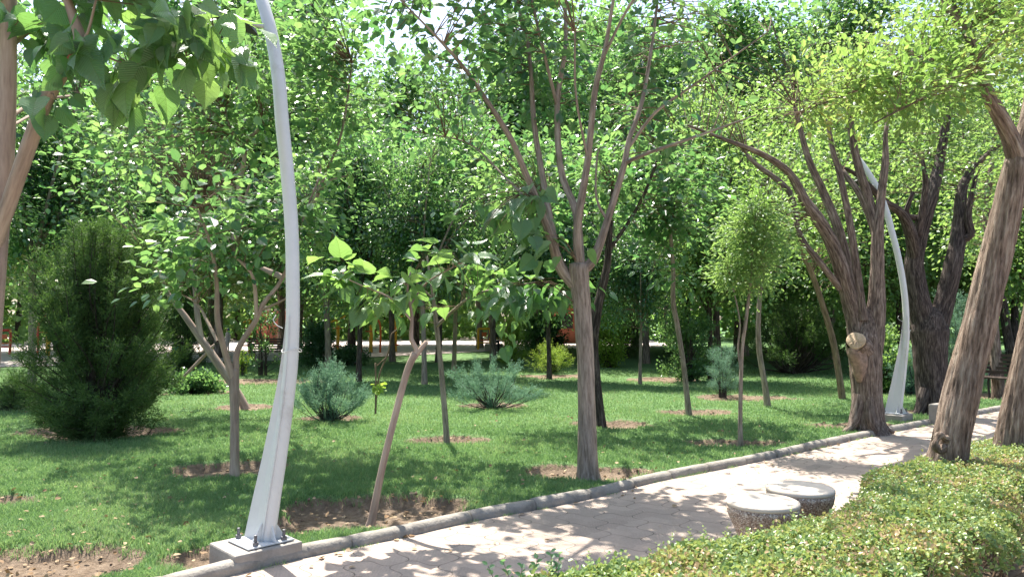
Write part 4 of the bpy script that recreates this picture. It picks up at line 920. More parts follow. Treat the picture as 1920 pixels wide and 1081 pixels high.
feather('round_bush', 'dark round clipped bush just right of the near lamp by the playground', 'shrub', gp(596, 690), 1.3, 1.3, 60, 12, 'mul', 'up', .07, T=KITE, dens=10, seed=11, rsh=(0, .3), crad=.1)
feather('leafy_shrub', 'low dark shrub under the pale leaning trunk', 'shrub', gp(370, 738), 1.1, .55, 40, 12, 'mul', 'spread', .07, T=KITE, dens=9, seed=12, rsh=(0, .6), crad=.08)
feather('leggy_shrub', 'leggy shrub with bare black stems in front of the far bench', 'shrub', gp(492, 706), 1.5, 1.7, 26, 7, 'mul', 'up', .07, T=KITE, dens=8, seed=13, rsh=(0, .8), bare=.6, crad=.1)
feather('leggy_shrub', 'small bright shrub left of the leggy black-stemmed one', 'shrub', gp(455, 706), .5, .75, 16, 7, 'lime', 'up', .05, T=KITE, dens=8, seed=14, crad=.06)
feather('low_hedge', 'dark low shrub row between two dark trunks at the playground edge', 'shrub', gp(655, 686), 1.8, .75, 50, 10, 'mul', 'spread', .07, T=KITE, dens=9, seed=15, rsh=(0, .3), crad=.1)
feather('leafy_shrub', 'tall bright leafy shrub right of the main mulberry trunk, far back', 'shrub', gp(1140, 690), 1.6, 2.0, 50, 12, 'lime', 'up', .08, T=KITE, dens=9, seed=16, rsh=(0, .6), crad=.12)
feather('juniper', 'blue-green shrub between the two old trees behind the far lamp', 'shrub', gp(1712, 742), 1.2, .9, 40, 20, 'juniper', 'up', .06, dens=14, seed=17, group=jg, rsh=(0, .7))
feather('juniper_bush', 'tall feathery green juniper right of the second old tree', 'shrub', gp(1795, 735), 1.7, 1.9, 70, 22, 'juniper', 'up', .06, dens=16, seed=18, rsh=(0, .8))
feather('cypress_shrub', 'brownish cypress far back between dark trunks right of the main mulberry', 'shrub', gp(1170, 672), 2.6, 2.3, 60, 16, 'cedar', 'up', .09, dens=14, seed=19, rsh=(.4, 1))
feather('leafy_shrub', 'small green shrub behind the sawn stub tree', 'shrub', gp(1655, 738), 1.3, 1.3, 50, 14, 'elm', 'up', .06, T=KITE, dens=9, seed=20, crad=.08)
feather('cypress_shrub', 'dark cypress behind the leaning pale trunk near a green bin', 'shrub', gp(345, 700), 2.0, 2.6, 70, 22, 'cedar', 'up', .09, dens=16, seed=21, rsh=(0, .5))
# little lime sapling with a bent bare twig
D = 10.5
root, lp = hero_tree('young_sapling', 'tiny lime-leaved sapling tied to a bent bare twig, left of the leaning sapling', 'tree', [(704, 775, D, 4), (705, 740, D, 4), (704, 680, D, 3)], [[(706, 745, D, 3), (712, 700, D, 3), (728, 660, D, 3), (735, 625, D, 3), (752, 610, D, 2), (745, 580, D, 2)], [(707, 685, D, 2), (726, 668, D, 2)]], 'b_twig', 'lime', [dict(ells=[(704, 672, D, 5, 6, .05), (712, 725, D, 10, 10, .07)], n=9, leaves=8, size=.06, gap=0, crad=.03, tr=.002, droop=.8, flat=.5)], sides=6)

# ------------------------------------------------------------------ hedge beside the path
hl = np.array([(-3.2, 1.2), (-1.0, 2.45), (-.45, 3.06), (-.02, 3.42), (.46, 3.70), (1.12, 4.08), (1.66, 4.45), (2.04, 4.74), (2.32, 5.05), (2.68, 5.78), (3.5, 6.5), (4.6, 7.4), (6.0, 8.55), (8.0, 10.1), (10.5, 11.9)])
hP, hs = resample(hl, .1); hT, hN = normals2(hP)
def hw(s): return 0.88 + .3 * np.clip((s - 8.0) / 2.0, 0, 1)
def hedge_top(x, y): return .47 + .035 * noise.noise((x * 1.6, y * 1.6, 3)) + .03 * noise.noise((x * 5, y * 5, 9))
root = empty('hedge', (hP[60][0], hP[60][1], 0), 'clipped low hedge with sunlit yellow-green and browned leaves between path and stone kerb', 'hedge')
n = 215000
si = rng.integers(10, len(hP) - 1, n)
dist = np.linalg.norm(hP, axis=1); pr = (1 / np.maximum(dist, 2.6) ** 1.3); pr[:18] = 0.15 * pr[:18]; pr /= pr.sum()
si = rng.choice(len(hP), n, p=pr)
u = rng.random(n); wv = hw(hs[si]) * (1 + .06 * np.sin(hs[si] * 5) + .05 * np.sin(hs[si] * 13))
bx = hP[si] + hT[si] * rng.uniform(-.06, .06, (n, 1))
topm = rng.random(n) < .66
off = u * wv
zt = np.zeros(n); xx = bx[:, 0] + hN[si, 0] * off; yy = bx[:, 1] + hN[si, 1] * off
side = ~topm
face = rng.random(n) < .4
off[side] = np.where(face[side], -.0 + np.abs(rng.normal(0, .05, side.sum())), wv[side] - np.abs(rng.normal(0, .06, side.sum())))
xx = bx[:, 0] + hN[si, 0] * off; yy = bx[:, 1] + hN[si, 1] * off
ht = np.array([hedge_top(a, b) for a, b in zip(xx, yy)])
edge = np.minimum(off, wv - off); ht = ht - .10 * np.exp(-np.clip(edge, 0, 1) / .06)
zz = np.where(topm, ht - np.abs(rng.normal(0, .045, n)) + (rng.random(n) < .03) * rng.uniform(0, .06, n), .09 + (ht - .09) * rng.random(n) ** .8)
# openings low down on the near side, where stems and soil show
lowgap = side & (~face) & (zz < .26) & (np.sin(hs[si] * 7.0) + np.sin(hs[si] * 17) * .6 > .0)
keep = ~lowgap
P = np.stack([xx, yy, zz], 1)[keep]
A = rng.normal(size=(len(P), 3)) * .8 + np.array([0, 0, .35]); NNn = rng.normal(size=(len(P), 3)) * .55 + np.array([0, 0, 1])
sc = np.array([noise.noise((a * 1.7, b * 1.7, 1)) for a, b in P[:, :2]]); sc2 = np.array([noise.noise((a * 5, b * 5, 4)) for a, b in P[:, :2]])
rd = np.clip(rng.normal(.5, .2, len(P)) + .3 * sc2, 0, .8); brown = rng.random(len(P)) < np.clip(.06 + 1.1 * np.clip(sc + sc2 * .6 + .0, 0, 1), 0, .7)
rd[brown] = rng.uniform(.85, 1, brown.sum())
g = Geo(); add_leaves(g, P, A, NNn, rng.uniform(.016, .030, len(P)), KITE, rd)
# upright fresh shoots
m_ = 600; sj = rng.choice(len(hP), m_, p=pr)
for s_ in sj:
    o_ = rng.uniform(0.02, hw(hs[s_]) - .02); x0 = hP[s_][0] + hN[s_][0] * o_; y0 = hP[s_][1] + hN[s_][1] * o_; z0 = hedge_top(x0, y0) - .03
    L = rng.uniform(.03, .085); d_ = norm(np.array([rng.normal() * .3, rng.normal() * .3, 1])); k = int(L / .009)
    t = np.linspace(.1, 1, k); a_ = rng.uniform(0, 6.28) + np.arange(k) * 2.4
    add_leaves(g, np.array([x0, y0, z0]) + d_ * (t * L)[:, None], np.stack([np.cos(a_), np.sin(a_), np.full(k, .7)], 1), np.tile([0, 0, 1.], (k, 1)) + rng.normal(size=(k, 3)) * .2, np.full(k, .024) * (1.1 - t * .5), KITE, np.clip(rng.normal(.6, .12, k), 0, .8))
g.build('foliage', [M['hedge']], root)
g = Geo()
for k in range(1100):
    s_ = rng.choice(len(hP), p=pr); w0 = hw(hs[s_]); o_ = rng.uniform(.08, w0 - .06)
    b_ = np.array([hP[s_][0] + hN[s_][0] * o_, hP[s_][1] + hN[s_][1] * o_, 0.0])
    e = b_ + np.array([*(rng.normal(size=2) * .10), rng.uniform(.3, .42)])
    tube(g, [b_, (b_ + e) / 2 + rng.normal(size=3) * .02, e], [.007, .005, .002], 4, .12, cap=False)
    for q_ in range(2):
        e2 = e + np.array([*(rng.normal(size=2) * .07), rng.uniform(-.05, .06)]); tube(g, [(b_ + e) / 2, e2], [.003, .0015], 3, .2, cap=False)
g.build('stems', [M['b_twig']], root, True)
# dark sprig at the hedge tip
g = Geo(); r2 = empty('sprig', (.05, 3.35, .3), 'dark green leafy sprig poking up at the near left tip of the hedge', 'plant')
for k in range(9):
    b_ = np.array([-.02 + .05 * k * .6, 3.33 + .01 * k, .33]); L = random.uniform(.06, .17)
    d_ = norm(np.array([random.uniform(-.5, .3), random.uniform(-.2, .2), 1])); e = b_ + d_ * (L + .08); tube(g, [b_, e], [.002, .001], 4, .05, m=1)
    kk = int(L / .016) + 2; t = np.linspace(.35, 1, kk); a_ = np.arange(kk) * 2.4 + k
    add_leaves(g, b_ + (e - b_) * t[:, None], np.stack([np.cos(a_), np.sin(a_) * .6, np.full(kk, .5)], 1), np.tile([0, -.5, 1.], (kk, 1)), np.full(kk, .03), KITE, np.full(kk, .25))
g.build('leaves', [M['mul'], M['b_twig']], r2)

# ------------------------------------------------------------------ lawn grass, leaf litter
def grass(n, ymin, ymax, hgt, wid, name, seed, powr=2.0):
    r0 = np.random.default_rng(seed)
    u = r0.random(n * 2)
    # density falls with distance
    y = 1 / (1 / ymin - u * (1 / ymin - 1 / ymax)) if powr == 2 else ymin + (ymax - ymin) * u
    x = r0.uniform(-.82, .80, n * 2) * y
    kd_ = kdist(x, y); s_, d_ = soil_depth(x, y, WOB(x, y))
    pr_ = np.clip(1 - s_ * 1.25, 0, 1) * (kd_ < -.12); keep = r0.random(n * 2) < pr_ 
    x, y, d_, s_ = x[keep][:n], y[keep][:n], d_[keep][:n], s_[keep][:n]; k = len(x)
    z = LAWN + d_ + 0.02 * vnoise(x, y, 0.6, 5) - .006
    cl = vnoise(x, y, 3.0, 8); cl2 = vnoise(x, y, .8, 18)
    H_ = hgt * r0.uniform(.55, 1.25, k) * (1 + .45 * cl)
    W_ = wid * r0.uniform(.7, 1.2, k) * (.7 + .3 * y / ymin) 
    a = r0.uniform(0, 6.28, k); lean = r0.uniform(.1, .75, k); la = r0.uniform(0, 6.28, k)
    dx, dy = np.cos(a) * W_ / 2, np.sin(a) * W_ / 2
    lx, ly = np.cos(la) * lean * H_, np.sin(la) * lean * H_
    V = np.stack([np.stack([x - dx, y - dy, z], 1), np.stack([x + dx, y + dy, z], 1),
                  np.stack([x + dx * .8 + lx * .35, y + dy * .8 + ly * .35, z + H_ * .6], 1), np.stack([x - dx * .8 + lx * .35, y - dy * .8 + ly * .35, z + H_ * .6], 1),
                  np.stack([x + lx, y + ly, z + H_ * .95], 1)], 1).reshape(-1, 3)
    o_ = np.arange(k)[:, None] * 5
    rd = np.clip(r0.normal(.45, .2, k) + .3 * cl + .35 * cl2, 0, .93); dry = r0.random(k) < .04 + .35 * np.clip(cl2 + .4 * cl, 0, 1); rd[dry] = 1
    o = mesh_np(name, V, np.concatenate([o_, o_ + 1, o_ + 2, o_ + 3], 1), np.concatenate([o_ + 3, o_ + 2, o_ + 4], 1), [M['grass']], None, {'rnd': ('FLOAT', np.repeat(rd, 5))}, False)
    o['kind'] = 'stuff'; o['label'] = 'short green lawn grass covering the park ground'; return o
grass(430000, 4.2, 24, .05, .0055, 'grass', 3)
g = Geo()
for bx_, by_, rx, ry, dep in basins[:24]:
    k = int(55 * rx * ry * 3 / max(.35, by_ / 8)); a = rng.uniform(0, 6.28, k); r = np.sqrt(rng.random(k)) * .95
    x = bx_ + np.cos(a) * r * rx; y = by_ + np.sin(a) * r * ry; ok = kdist(x, y) < -.18; x, y = x[ok], y[ok]; k = len(x)
    if not k: continue
    _, dd = soil_depth(x, y)
    add_leaves(g, np.stack([x, y, LAWN + dd + .012], 1), np.concatenate([rng.normal(size=(k, 2)), np.zeros((k, 1))], 1), rng.normal(size=(k, 3)) * .35 + (0, 0, 1), rng.uniform(.018, .055, k), KITE, rng.random(k))
k = 900; y = 1 / (1 / 4.4 - rng.random(k) * (1 / 4.4 - 1 / 16)); x = rng.uniform(-.75, .5, k) * y; ok = kdist(x, y) < -.2; x, y = x[ok], y[ok]; k = len(x)
add_leaves(g, np.stack([x, y, np.full(k, LAWN + .03)], 1), np.concatenate([rng.normal(size=(k, 2)), rng.normal(size=(k, 1)) * .3], 1), rng.normal(size=(k, 3)) * .5 + (0, 0, 1), rng.uniform(.02, .055, k), KITE, rng.random(k))
k = 170; s_ = rng.choice(len(Kc), k); o_ = np.where(rng.random(k) < .6, np.abs(rng.normal(0, .09, k)) + .01, rng.uniform(.0, 1.8, k)); x = Kc[s_, 0] + KN[s_, 0] * o_; y = Kc[s_, 1] + KN[s_, 1] * o_
add_leaves(g, np.stack([x, y, np.full(k, .012)], 1), np.concatenate([rng.normal(size=(k, 2)), np.zeros((k, 1))], 1), rng.normal(size=(k, 3)) * .3 + (0, 0, 1), rng.uniform(.02, .06, k), KITE, rng.random(k))
o = g.build('leaf_litter', [M['litter']]); o['kind'] = 'stuff'; o['label'] = 'dry fallen leaves scattered over the bare soil'
g = Geo()
for bx_, by_, rx, ry, dep in basins[:22]:
    k = int(260 * rx * ry / max(.4, by_ / 7))
    for q_ in range(k):
        a = rng.uniform(0, 6.28); r = rng.random() ** .4; x, y = bx_ + math.cos(a) * r * rx * 1.02, by_ + math.sin(a) * r * ry * 1.02
        if kdist(np.array([x]), np.array([y]))[0] > -.17: continue
        _, dd = soil_depth(np.array([x]), np.array([y])); s_ = rng.uniform(.003, .006) + .016 * rng.random() ** 4
        v = np.array([(1, 0, 0), (-1, 0, 0), (0, 1, 0), (0, -1, 0), (0, 0, 1), (0, 0, -1)], float) * rng.uniform(.6, 1.2, (6, 1)) * s_ + rng.normal(size=(6, 3)) * s_ * .2
        g.add(v + (x, y, LAWN + dd[0] + s_ * .3), None, [(0, 2, 4), (2, 1, 4), (1, 3, 4), (3, 0, 4), (2, 0, 5), (1, 2, 5), (3, 1, 5), (0, 3, 5)])
o = g.build('soil_clods', [M['clod']], None, True); o['kind'] = 'stuff'; o['label'] = 'loose clods of brown soil in the tree basins'

# grass and weeds creeping from the path joints beside the kerb
g = Geo(); k = 2200; cc = rng.choice(len(Kc), 60); s_ = rng.choice(cc, k); o_ = np.abs(rng.normal(0.0, .02, k)); tt = rng.normal(0, .05, (k, 1))
x = Kc[s_, 0] + KN[s_, 0] * o_ + KT[s_, 0] * tt[:, 0]; y = Kc[s_, 1] + KN[s_, 1] * o_ + KT[s_, 1] * tt[:, 0]
add_leaves(g, np.stack([x, y, np.zeros(k)], 1), rng.normal(size=(k, 3)) * .6 + (0, 0, 1), rng.normal(size=(k, 3)), rng.uniform(.01, .035, k), NEEDLE, np.clip(rng.normal(.8, .2, k), 0, 1))
o = g.build('joint_weeds', [M['grass']]); o['kind'] = 'stuff'; o['label'] = 'small weeds growing along the foot of the kerb'

# ------------------------------------------------------------------ street lamps
def fan(g, poly, m=0):
    pass
def make_lamp():
    root = empty('street_lamp', (0, 0, 0))
    V, q = boxv(0, 0, .03, .47, .41, .27, R(44)); g = Geo(); g.add(V, q); bevel(g.build('concrete_footing', [M['conc']], root), .012, 2)
    g = Geo(); V, q = boxv(.03, .01, .176, .33, .30, .012, R(46)); g.add(V, q); bevel(g.build('base_plate', [M['plate']], root), .003, 1)
    curve = [(.077, 0, .182), (.112, 0, .45), (.155, 0, .755), (.212, 0, 1.25), (.228, 0, 1.6), (.222, 0.01, 1.95), (.20, .04, 2.3), (.155, .08, 2.68), (.10, .13, 3.03), (.045, .2, 3.4), (-.055, .3, 3.8), (-.19, .42, 4.15), (-.30, .52, 4.38)]
    rad = [.050, .049, .048, .0465, .046, .046, .0465, .047, .048, .048, .047, .043, .038]
    g = Geo(); pts, _ = tube(g, curve, rad, 28, .05); g.build('pole', [M['white']], root, True)
    # tapering web plate lapped on the left of the lower pole
    n = 30; V = []; th = .005
    zz = np.linspace(.182, 1.68, n)
    for z_ in zz:
        cx = np.interp(z_, pts[:, 2], pts[:, 0]); t = (z_ - .182) / (1.68 - .182); x0 = cx - .047 - .135 * (1 - t); x1 = cx - .022 * (1 - .4 * t)
        for xx_, yy_ in ((x0, .07 * (1 - t)), ((x0 + x1) / 2, .02), (x1, -.046), (x1 + .004, -.060), (x1 + .008, -.046), ((x0 + x1) / 2 + .004, .03), (x0 + .004, .07 * (1 - t) + th * 2)): V.append((xx_, yy_, z_))
    m_ = 7; q = []
    for a in range(n - 1):
        for b_ in range(m_): q.append((a * m_ + b_, a * m_ + (b_ + 1) % m_, (a + 1) * m_ + (b_ + 1) % m_, (a + 1) * m_ + b_))
    g = Geo(); g.add(V, q); g.build('web_plate', [M['white']], root)
    for a in (R(-135), R(-45), R(20), R(100)):
        g = Geo(); c, s = math.cos(a), math.sin(a); px_, py_ = -s * .004, c * .004
        tri = [(.045, .183), (.115, .183), (.045, .30)]
        V = [(.08 + c * r + sx * px_, s * r + sx * py_, z_) for sx in (-1, 1) for r, z_ in tri]
        g.add(V, [(0, 1, 4, 3), (1, 2, 5, 4), (2, 0, 3, 5)], [(0, 2, 1), (3, 4, 5)]); g.build('gusset', [M['white']], root)
    for sx, sy in ((-.13, .03), (.045, -.145), (.19, -.01), (.02, .17)):
        g = Geo(); tube(g, [(sx, sy, .175), (sx, sy, .25)], [.0105, .0105], 10, .1)
        tube(g, [(sx, sy, .1825), (sx, sy, .205)], [.021, .021], 6, .1); g.build('anchor_bolt', [M['bolt']], root)
    cz = 1.30; cx = np.interp(cz, pts[:, 2], pts[:, 0])
    g = Geo(); tube(g, [(np.interp(1.15, pts[:, 2], pts[:, 0]), -.004, 1.17), (cx, -.004, cz), (np.interp(1.45, pts[:, 2], pts[:, 0]), -.004, 1.45)], [.0485] * 3, 28, .05, cap=False)
    g.build('access_cover', [M['white']], root, True)
    g = Geo(); pc = np.interp(1.452, pts[:, 2], pts[:, 0]); tube(g, [(pc + .03 * math.cos(a) * 2.2, -.03 * math.sin(a) * 2.2, 1.452 + .015 * math.sin(a * 2)) for a in np.linspace(0, 6.28, 16)], [.003] * 16, 6, .02)
    tube(g, [(pc - .06, -.01, 1.60), (pc - .10, -.01, 1.62), (pc - .13, .0, 1.66), (pc - .11, 0, 1.69)], [.003] * 4, 6, .03)
    g.build('cable', [M['white']], root, True)
    # floodlight head on a bracket
    zb = 3.82; p0 = pts[np.argmin(abs(pts[:, 2] - zb))]
    g = Geo(); tube(g, [p0, p0 + (-.08, -.02, 0.01), p0 + (-.17, -.03, .03)], [.016, .016, .014], 10, .03); g.build('bracket', [M['white']], root, True)
    g = Geo(); c = p0 + np.array([-.24, -.03, .03])
    V, q = boxv(0, 0, 0, .30, .22, .045); V = V * np.where(V[:, 2:3] > 0, np.array([.8, .8, 1]), 1)
    an = R(18); V2 = np.stack([V[:, 0] * math.cos(an) + V[:, 2] * math.sin(an), V[:, 1], -V[:, 0] * math.sin(an) + V[:, 2] * math.cos(an)], 1) + c
    g.add(V2, q); hd = bevel(g.build('luminaire', [M['black']], root), .01, 2)
    for k in range(5):
        pass
    return root
lamp = make_lamp()
lamp.location = (-1.725, 5.1, -.055); lamp.rotation_euler = (0, 0, R(0))
tag(lamp, 'near curved white steel lamp post bolted to a concrete block beside the kerb', 'street lamp', 'curved white lamp posts')
lamp2 = copy_tree(lamp); b = G(1676, 792); lamp2.location = (b[0], b[1], -.02)
tag(lamp2, 'far curved white lamp post between the two old dark trees', 'street lamp', 'curved white lamp posts')

# ------------------------------------------------------------------ stools, bollard, benches
def lathe(g, prof, n=48, c=(0, 0, 0), m=0, rough=0):
    th = np.linspace(0, 6.2832, n, endpoint=False); V = []
    for r, z in prof:
        for a in th: V.append((c[0] + r * math.cos(a), c[1] + r * math.sin(a), c[2] + z))
    k = len(prof); q = [(i * n + j, i * n + (j + 1) % n, (i + 1) * n + (j + 1) % n, (i + 1) * n + j) for i in range(k - 1) for j in range(n)]
    V += [(c[0], c[1], c[2] + prof[0][1]), (c[0], c[1], c[2] + prof[-1][1])]
    t = [((j + 1) % n, j, k * n) for j in range(n)] + [((k - 1) * n + j, (k - 1) * n + (j + 1) % n, k * n + 1) for j in range(n)]
    g.add(V, q, t, m)
def stool(loc, label, sc=1.0):
    r = empty('stone_stool', loc, label, 'stool', 'round concrete stools beside the hedge')
    g = Geo(); lathe(g, [(.13, 0), (.135, .05), (.155, .14), (.19, .23), (.222, .30), (.232, .345), (.232, .37)], 56, loc); g.build('stool_base', [M['terrazzo']], r, True)
    g = Geo(); lathe(g, [(.231, .371), (.235, .378), (.235, .392), (.229, .402), (.21, .405), (.1, .406), (.02, .406)], 56, loc); g.build('stool_top', [M['stooltop']], r, True)
    return r
p = W(1430, 934, 5.02); stool((p[0], p[1], 0.003), 'nearer round concrete stool with pebbled sides, its right side behind the hedge')
p = W(1500, 916, 5.42); stool((p[0], p[1], 0.003), 'farther round concrete stool, lower half hidden by the first stool and hedge')
p = G(1768, 795); r = empty('concrete_bollard', (p[0], p[1], 0), 'short square concrete block at the kerb in front of the second old tree', 'bollard')
g = Geo(); V, q = boxv(p[0], p[1], .13, .3, .3, .36, R(40)); g.add(V, q); bevel(g.build('block', [M['conc']], r), .02, 3)

def bench(loc, rz, label, group='park benches'):
    root = empty('park_bench', loc, label, 'bench', group)
    loc = np.array(loc); c, s = math.cos(rz), math.sin(rz)
    def T(V): V = np.asarray(V, float); return np.stack([V[:, 0] * c - V[:, 1] * s, V[:, 0] * s + V[:, 1] * c, V[:, 2]], 1) + loc
    g = Geo()
    for k in range(5):
        V, q = boxv(0, -.18 + k * .09, .44, 1.5, .07, .03); g.add(T(V), q)
    g.build('seat', [M['benchwood']], root)
    g = Geo()
    for k in range(5):
        V, q = boxv(0, .24 + k * .03, .54 + k * .085, 1.5, .025, .06); g.add(T(V), q)
    g.build('backrest', [M['benchwood']], root)
    for x in (-.65, .65):
        g = Geo()
        def tb(P, r): tube(g, T(P), [r] * len(P), 8, .06)
        tb([(x, -.22, 0), (x, -.2, .25), (x, -.2, .42)], .022); tb([(x, .22, 0), (x, .2, .25), (x, .22, .43), (x, .40, .95)], .022)
        tb([(x, -.2, .41), (x, .2, .41)], .018); tb([(x, -.2, .42), (x, -.22, .62), (x, .0, .66), (x, .28, .62)], .016)
        g.build('side_frame', [M['black']], root, True)
    return root
p = G(508, 684); bench((p[0], p[1], .05), R(180), 'far black slatted bench seen left of the near lamp, at the playground')
p = G(1902, 752); bench((p[0] + .05, p[1], .0), R(-62), 'black slatted bench beside the path at the right edge')

# ------------------------------------------------------------------ playground / outdoor gym (small and far)
def gym(name, label, px, D, col, kind, z=.05):
    x = (px - 960) / F * D; root = empty(name, (x, D, z), label, 'exercise machine', 'outdoor exercise machines')
    def P_(*a): return [(x + u, D + v, z + w_) for u, v, w_ in a]
    g = Geo()
    if kind == 'arch':
        tube(g, P_((-.45, 0, 0), (-.45, 0, 1.2), (-.3, 0, 1.6), (0, 0, 1.75), (.3, 0, 1.6), (.45, 0, 1.2), (.45, 0, 0)), [.05] * 7, 10, .15); g.build('frame', [M[col]], root, True)
        g = Geo(); tube(g, P_((0, 0, 0), (0, 0, 1.3)), [.09, .09], 12, .3); g.build('post', [M['yellow']], root, True)
        g = Geo(); lathe(g, [(.05, 0), (.28, .01), (.28, .03), (.05, .04)], 20, (x, D - .1, z + 1.0)); g.build('wheel', [M['red']], root, True)
        for s_ in (-1, 1):
            g = Geo(); V, q = boxv(x + s_ * .22, D - .15, z + .25, .16, .34, .04); g.add(V, q); g.build('pedal', [M['black']], root)
    elif kind == 'post':
        tube(g, P_((0, 0, 0), (0, 0, 1.55)), [.08, .07], 12, .3); g.build('post', [M[col]], root, True)
        g = Geo(); tube(g, P_((-.35, 0, 1.45), (0, 0, 1.6), (.35, 0, 1.75)), [.04] * 3, 8, .1); tube(g, P_((0, 0, 1.2), (.1, -.3, 1.25)), [.035] * 2, 8, .1); g.build('handle', [M['yellow']], root, True)
        g = Geo(); lathe(g, [(.02, 0), (.22, .01), (.22, .04), (.02, .05)], 20, (x, D - .12, z + 1.15)); g.build('wheel', [M['orange']], root, True)
        g = Geo(); V, q = boxv(x, D - .3, z + .35, .35, .35, .06); g.add(V, q); g.build('seat', [M['red']], root)
    else:
        for s_ in (-1, 1): tube(g, P_((s_ * .32, 0, 0), (s_ * .32, 0, 1.1)), [.06, .06], 10, .3)
        tube(g, P_((-.32, 0, 1.1), (.32, 0, 1.1)), [.06, .06], 10, .2); tube(g, P_((-.32, 0, .35), (.32, 0, .35)), [.04, .04], 10, .2); g.build('frame', [M[col]], root, True)
        g = Geo(); V, q = boxv(x, D - .12, z + .5, .42, .3, .06); g.add(V, q); V, q = boxv(x, D + .06, z + .8, .26, .05, .22); g.add(V, q); g.build('seat', [M['orange']], root)
    return root
gym('exercise_machine', 'orange arched exercise machine with a yellow post, left of the lime sapling', 696, 36, 'orange', 'arch')
gym('exercise_machine', 'yellow post machine with an orange wheel behind the forked dark trunk', 634, 35, 'yellow', 'post')
gym('exercise_machine', 'yellow post machine right of the orange arch beside a grey trunk', 742, 37, 'yellow', 'post')
gym('exercise_machine', 'yellow framed machine far back between the saplings and the small cypress', 908, 40, 'yellow', 'frame')
gym('exercise_machine', 'orange and yellow machine partly behind the small yellow-green cypress', 938, 44, 'orange', 'frame', )
gym('exercise_machine', 'yellow machine left of the far black bench', 470, 36, 'yellow', 'post')
gym('exercise_machine', 'yellow machine seen just right of the far black bench top', 600, 41, 'yellow', 'frame')
gym('exercise_machine', 'red and orange machine glimpsed left of the dark cypress', 92, 33, 'red', 'arch')
gym('exercise_machine', 'low red machine at the left playground edge', 8, 34, 'red', 'frame')
# reddish kiosk panel far behind
x = (1075 - 960) / F * 52; r = empty('kiosk', (x, 52, 0), 'small far reddish-brown kiosk behind the dark rounded bush', 'kiosk')
g = Geo(); V, q = boxv(x, 52, 1.3, 3.2, 2.4, 2.5); g.add(V, q); g.build('wall', [M['brick']], r)
g = Geo(); V, q = boxv(x, 52, 2.66, 3.8, 3.0, .18); g.add(V, q); g.build('roof', [M['conc']], r)
g = Geo(); V, q = boxv(x - .6, 50.78, 1.5, .9, .06, .9); g.add(V, q); g.build('window', [M['black']], r)
x = (522 - 960) / F * 50; r = empty('kiosk', (x, 50, 0), 'small far brown kiosk behind the slatted bench', 'kiosk')
g = Geo(); V, q = boxv(x, 50, 1.1, 2.2, 2.0, 2.2); g.add(V, q); g.build('wall', [M['brick']], r)
g = Geo(); V, q = boxv(x, 50, 2.28, 2.7, 2.5, .14); g.add(V, q); g.build('roof', [M['conc']], r)

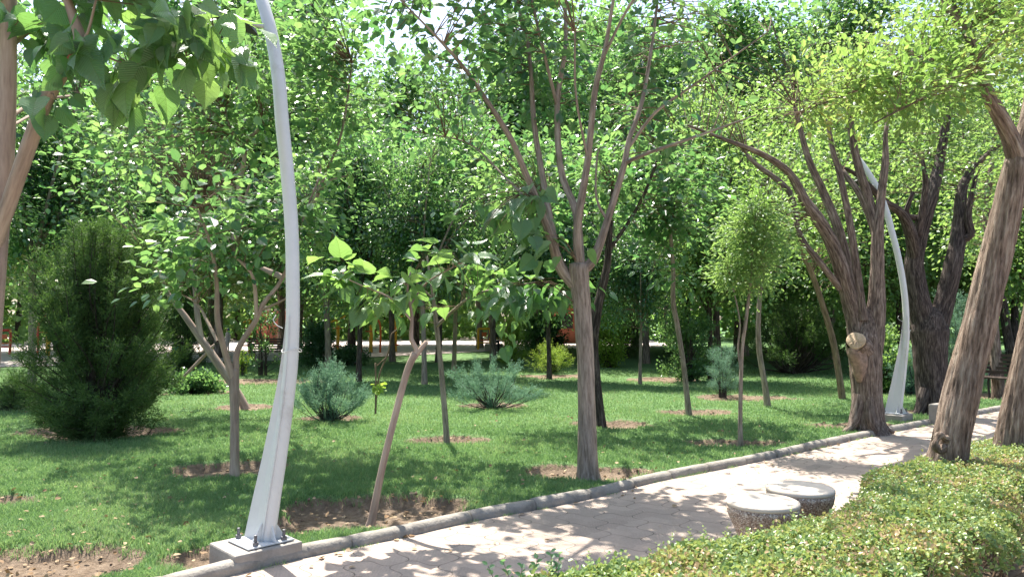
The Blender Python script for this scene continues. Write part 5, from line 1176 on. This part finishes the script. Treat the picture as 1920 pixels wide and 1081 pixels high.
# ------------------------------------------------------------------ two people far off at the playground (small)
def person(loc, label, top, legs, face_dir, pose='sit', hair='cloth_pale', sc=1.0):
    root = empty('person', loc, label, 'person', None, face_dir)
    me = bpy.data.meshes.new('body')
    if pose == 'sit':
        J = dict(pel=(0, 0, .47), ch=(0, .04, .80), nk=(0, .03, .97), hd=(0, -.0, 1.10), tp=(0, 0, 1.2), ls=(.17, .04, .90), le=(.22, -.06, .66), lh=(.12, -.28, .58), rs=(-.17, .04, .90), re=(-.22, -.06, .66), rh=(-.12, -.28, .58), lhp=(.09, 0, .47), lk=(.1, -.43, .48), lf=(.1, -.43, .07), lt=(.1, -.6, .04), rhp=(-.09, 0, .47), rk=(-.1, -.43, .48), rf=(-.1, -.43, .07), rt=(-.1, -.6, .04))
    else:
        J = dict(pel=(0, 0, .92), ch=(0, .02, 1.28), nk=(0, .01, 1.45), hd=(0, -.01, 1.58), tp=(0, 0, 1.68), ls=(.18, .02, 1.38), le=(.23, .03, 1.10), lh=(.22, -.06, .84), rs=(-.18, .02, 1.38), re=(-.23, .03, 1.10), rh=(-.22, -.06, .84), lhp=(.09, 0, .9), lk=(.1, -.02, .48), lf=(.1, .02, .07), lt=(.1, -.15, .04), rhp=(-.09, 0, .9), rk=(-.1, -.02, .48), rf=(-.1, .02, .07), rt=(-.1, -.15, .04))
    rad = dict(pel=.15, ch=.155, nk=.06, hd=.095, tp=.07, ls=.07, le=.05, lh=.035, rs=.07, re=.05, rh=.035, lhp=.1, lk=.07, lf=.05, lt=.04, rhp=.1, rk=.07, rf=.05, rt=.04)
    ks = list(J); E = [('pel', 'ch'), ('ch', 'nk'), ('nk', 'hd'), ('hd', 'tp'), ('ch', 'ls'), ('ls', 'le'), ('le', 'lh'), ('ch', 'rs'), ('rs', 're'), ('re', 'rh'), ('pel', 'lhp'), ('lhp', 'lk'), ('lk', 'lf'), ('lf', 'lt'), ('pel', 'rhp'), ('rhp', 'rk'), ('rk', 'rf'), ('rf', 'rt')]
    me.from_pydata([J[k] for k in ks], [(ks.index(a), ks.index(b_)) for a, b_ in E], []); me.materials.append(M[top])
    o = bpy.data.objects.new('body', me); C.objects.link(o); o.parent = root
    md = o.modifiers.new('skin', 'SKIN'); md.use_smooth_shade = True
    me.skin_vertices.new(name='')  if not me.skin_vertices else None
    for i_, k in enumerate(ks): me.skin_vertices[0].data[i_].radius = (rad[k], rad[k])
    me.skin_vertices[0].data[0].use_root = True
    o.modifiers.new('sub', 'SUBSURF').levels = 1
    h = J['hd']; cs, sn = math.cos(face_dir), math.sin(face_dir)
    def loc3(p):
        return (loc[0] + p[0] * cs - p[1] * sn, loc[1] + p[0] * sn + p[1] * cs, loc[2] + p[2])
    g = Geo(); lathe(g, [(.02, -.11), (.07, -.08), (.085, 0), (.08, .06), (.04, .1)], 16, loc3((0, h[1] - .03, h[2] + .02))); g.build('face', [M['skin']], root, True)
    g = Geo(); lathe(g, [(.07, -.15), (.1, -.08), (.108, 0), (.1, .07), (.06, .12), (.01, .135)], 18, loc3((0, h[1] + .03, h[2] + .02))); g.build('headscarf', [M[hair]], root, True)
    return root
p = ((926 - 960) / F * 38, 38, .05); person(p, 'far seated person in dark clothes with a pale head covering, near the yellow frame', 'cloth_dark', 'cloth_dark', R(20))
g = Geo(); r = empty('stone_block', (p[0], p[1] + .02, .05), 'low concrete block the far dark-clothed person sits on', 'block'); V, q = boxv(p[0], p[1] + .05, .23, .9, .42, .36); g.add(V, q); bevel(g.build('block_body', [M['conc']], r), .02, 2)
p = ((428 - 960) / F * 37, 37, .05); pr_ = person(p, 'far small person standing left of the far bench in pale clothes, blue head covering', 'cloth_pale', 'cloth_pale', R(-30), 'stand', 'blue')
# green bin
p = G(335, 690); r = empty('litter_bin', (p[0], p[1], .02), 'small dark green bin behind the leaning pale trunk', 'bin')
M['binm'] = simple_mat('green_plastic', (.02, .16, .13), .5, .1, 6, .05)
g = Geo(); lathe(g, [(.17, 0), (.19, .1), (.22, .7), (.225, .72)], 20, (p[0], p[1], .02)); g.build('bin_body', [M['binm']], r, True)
g = Geo(); lathe(g, [(.24, .72), (.24, .76), (.12, .84), (.01, .86)], 20, (p[0], p[1], .02)); g.build('lid', [M['black']], r, True)
pr_.scale = (.66, .66, .66)
bpy.context.view_layer.update()
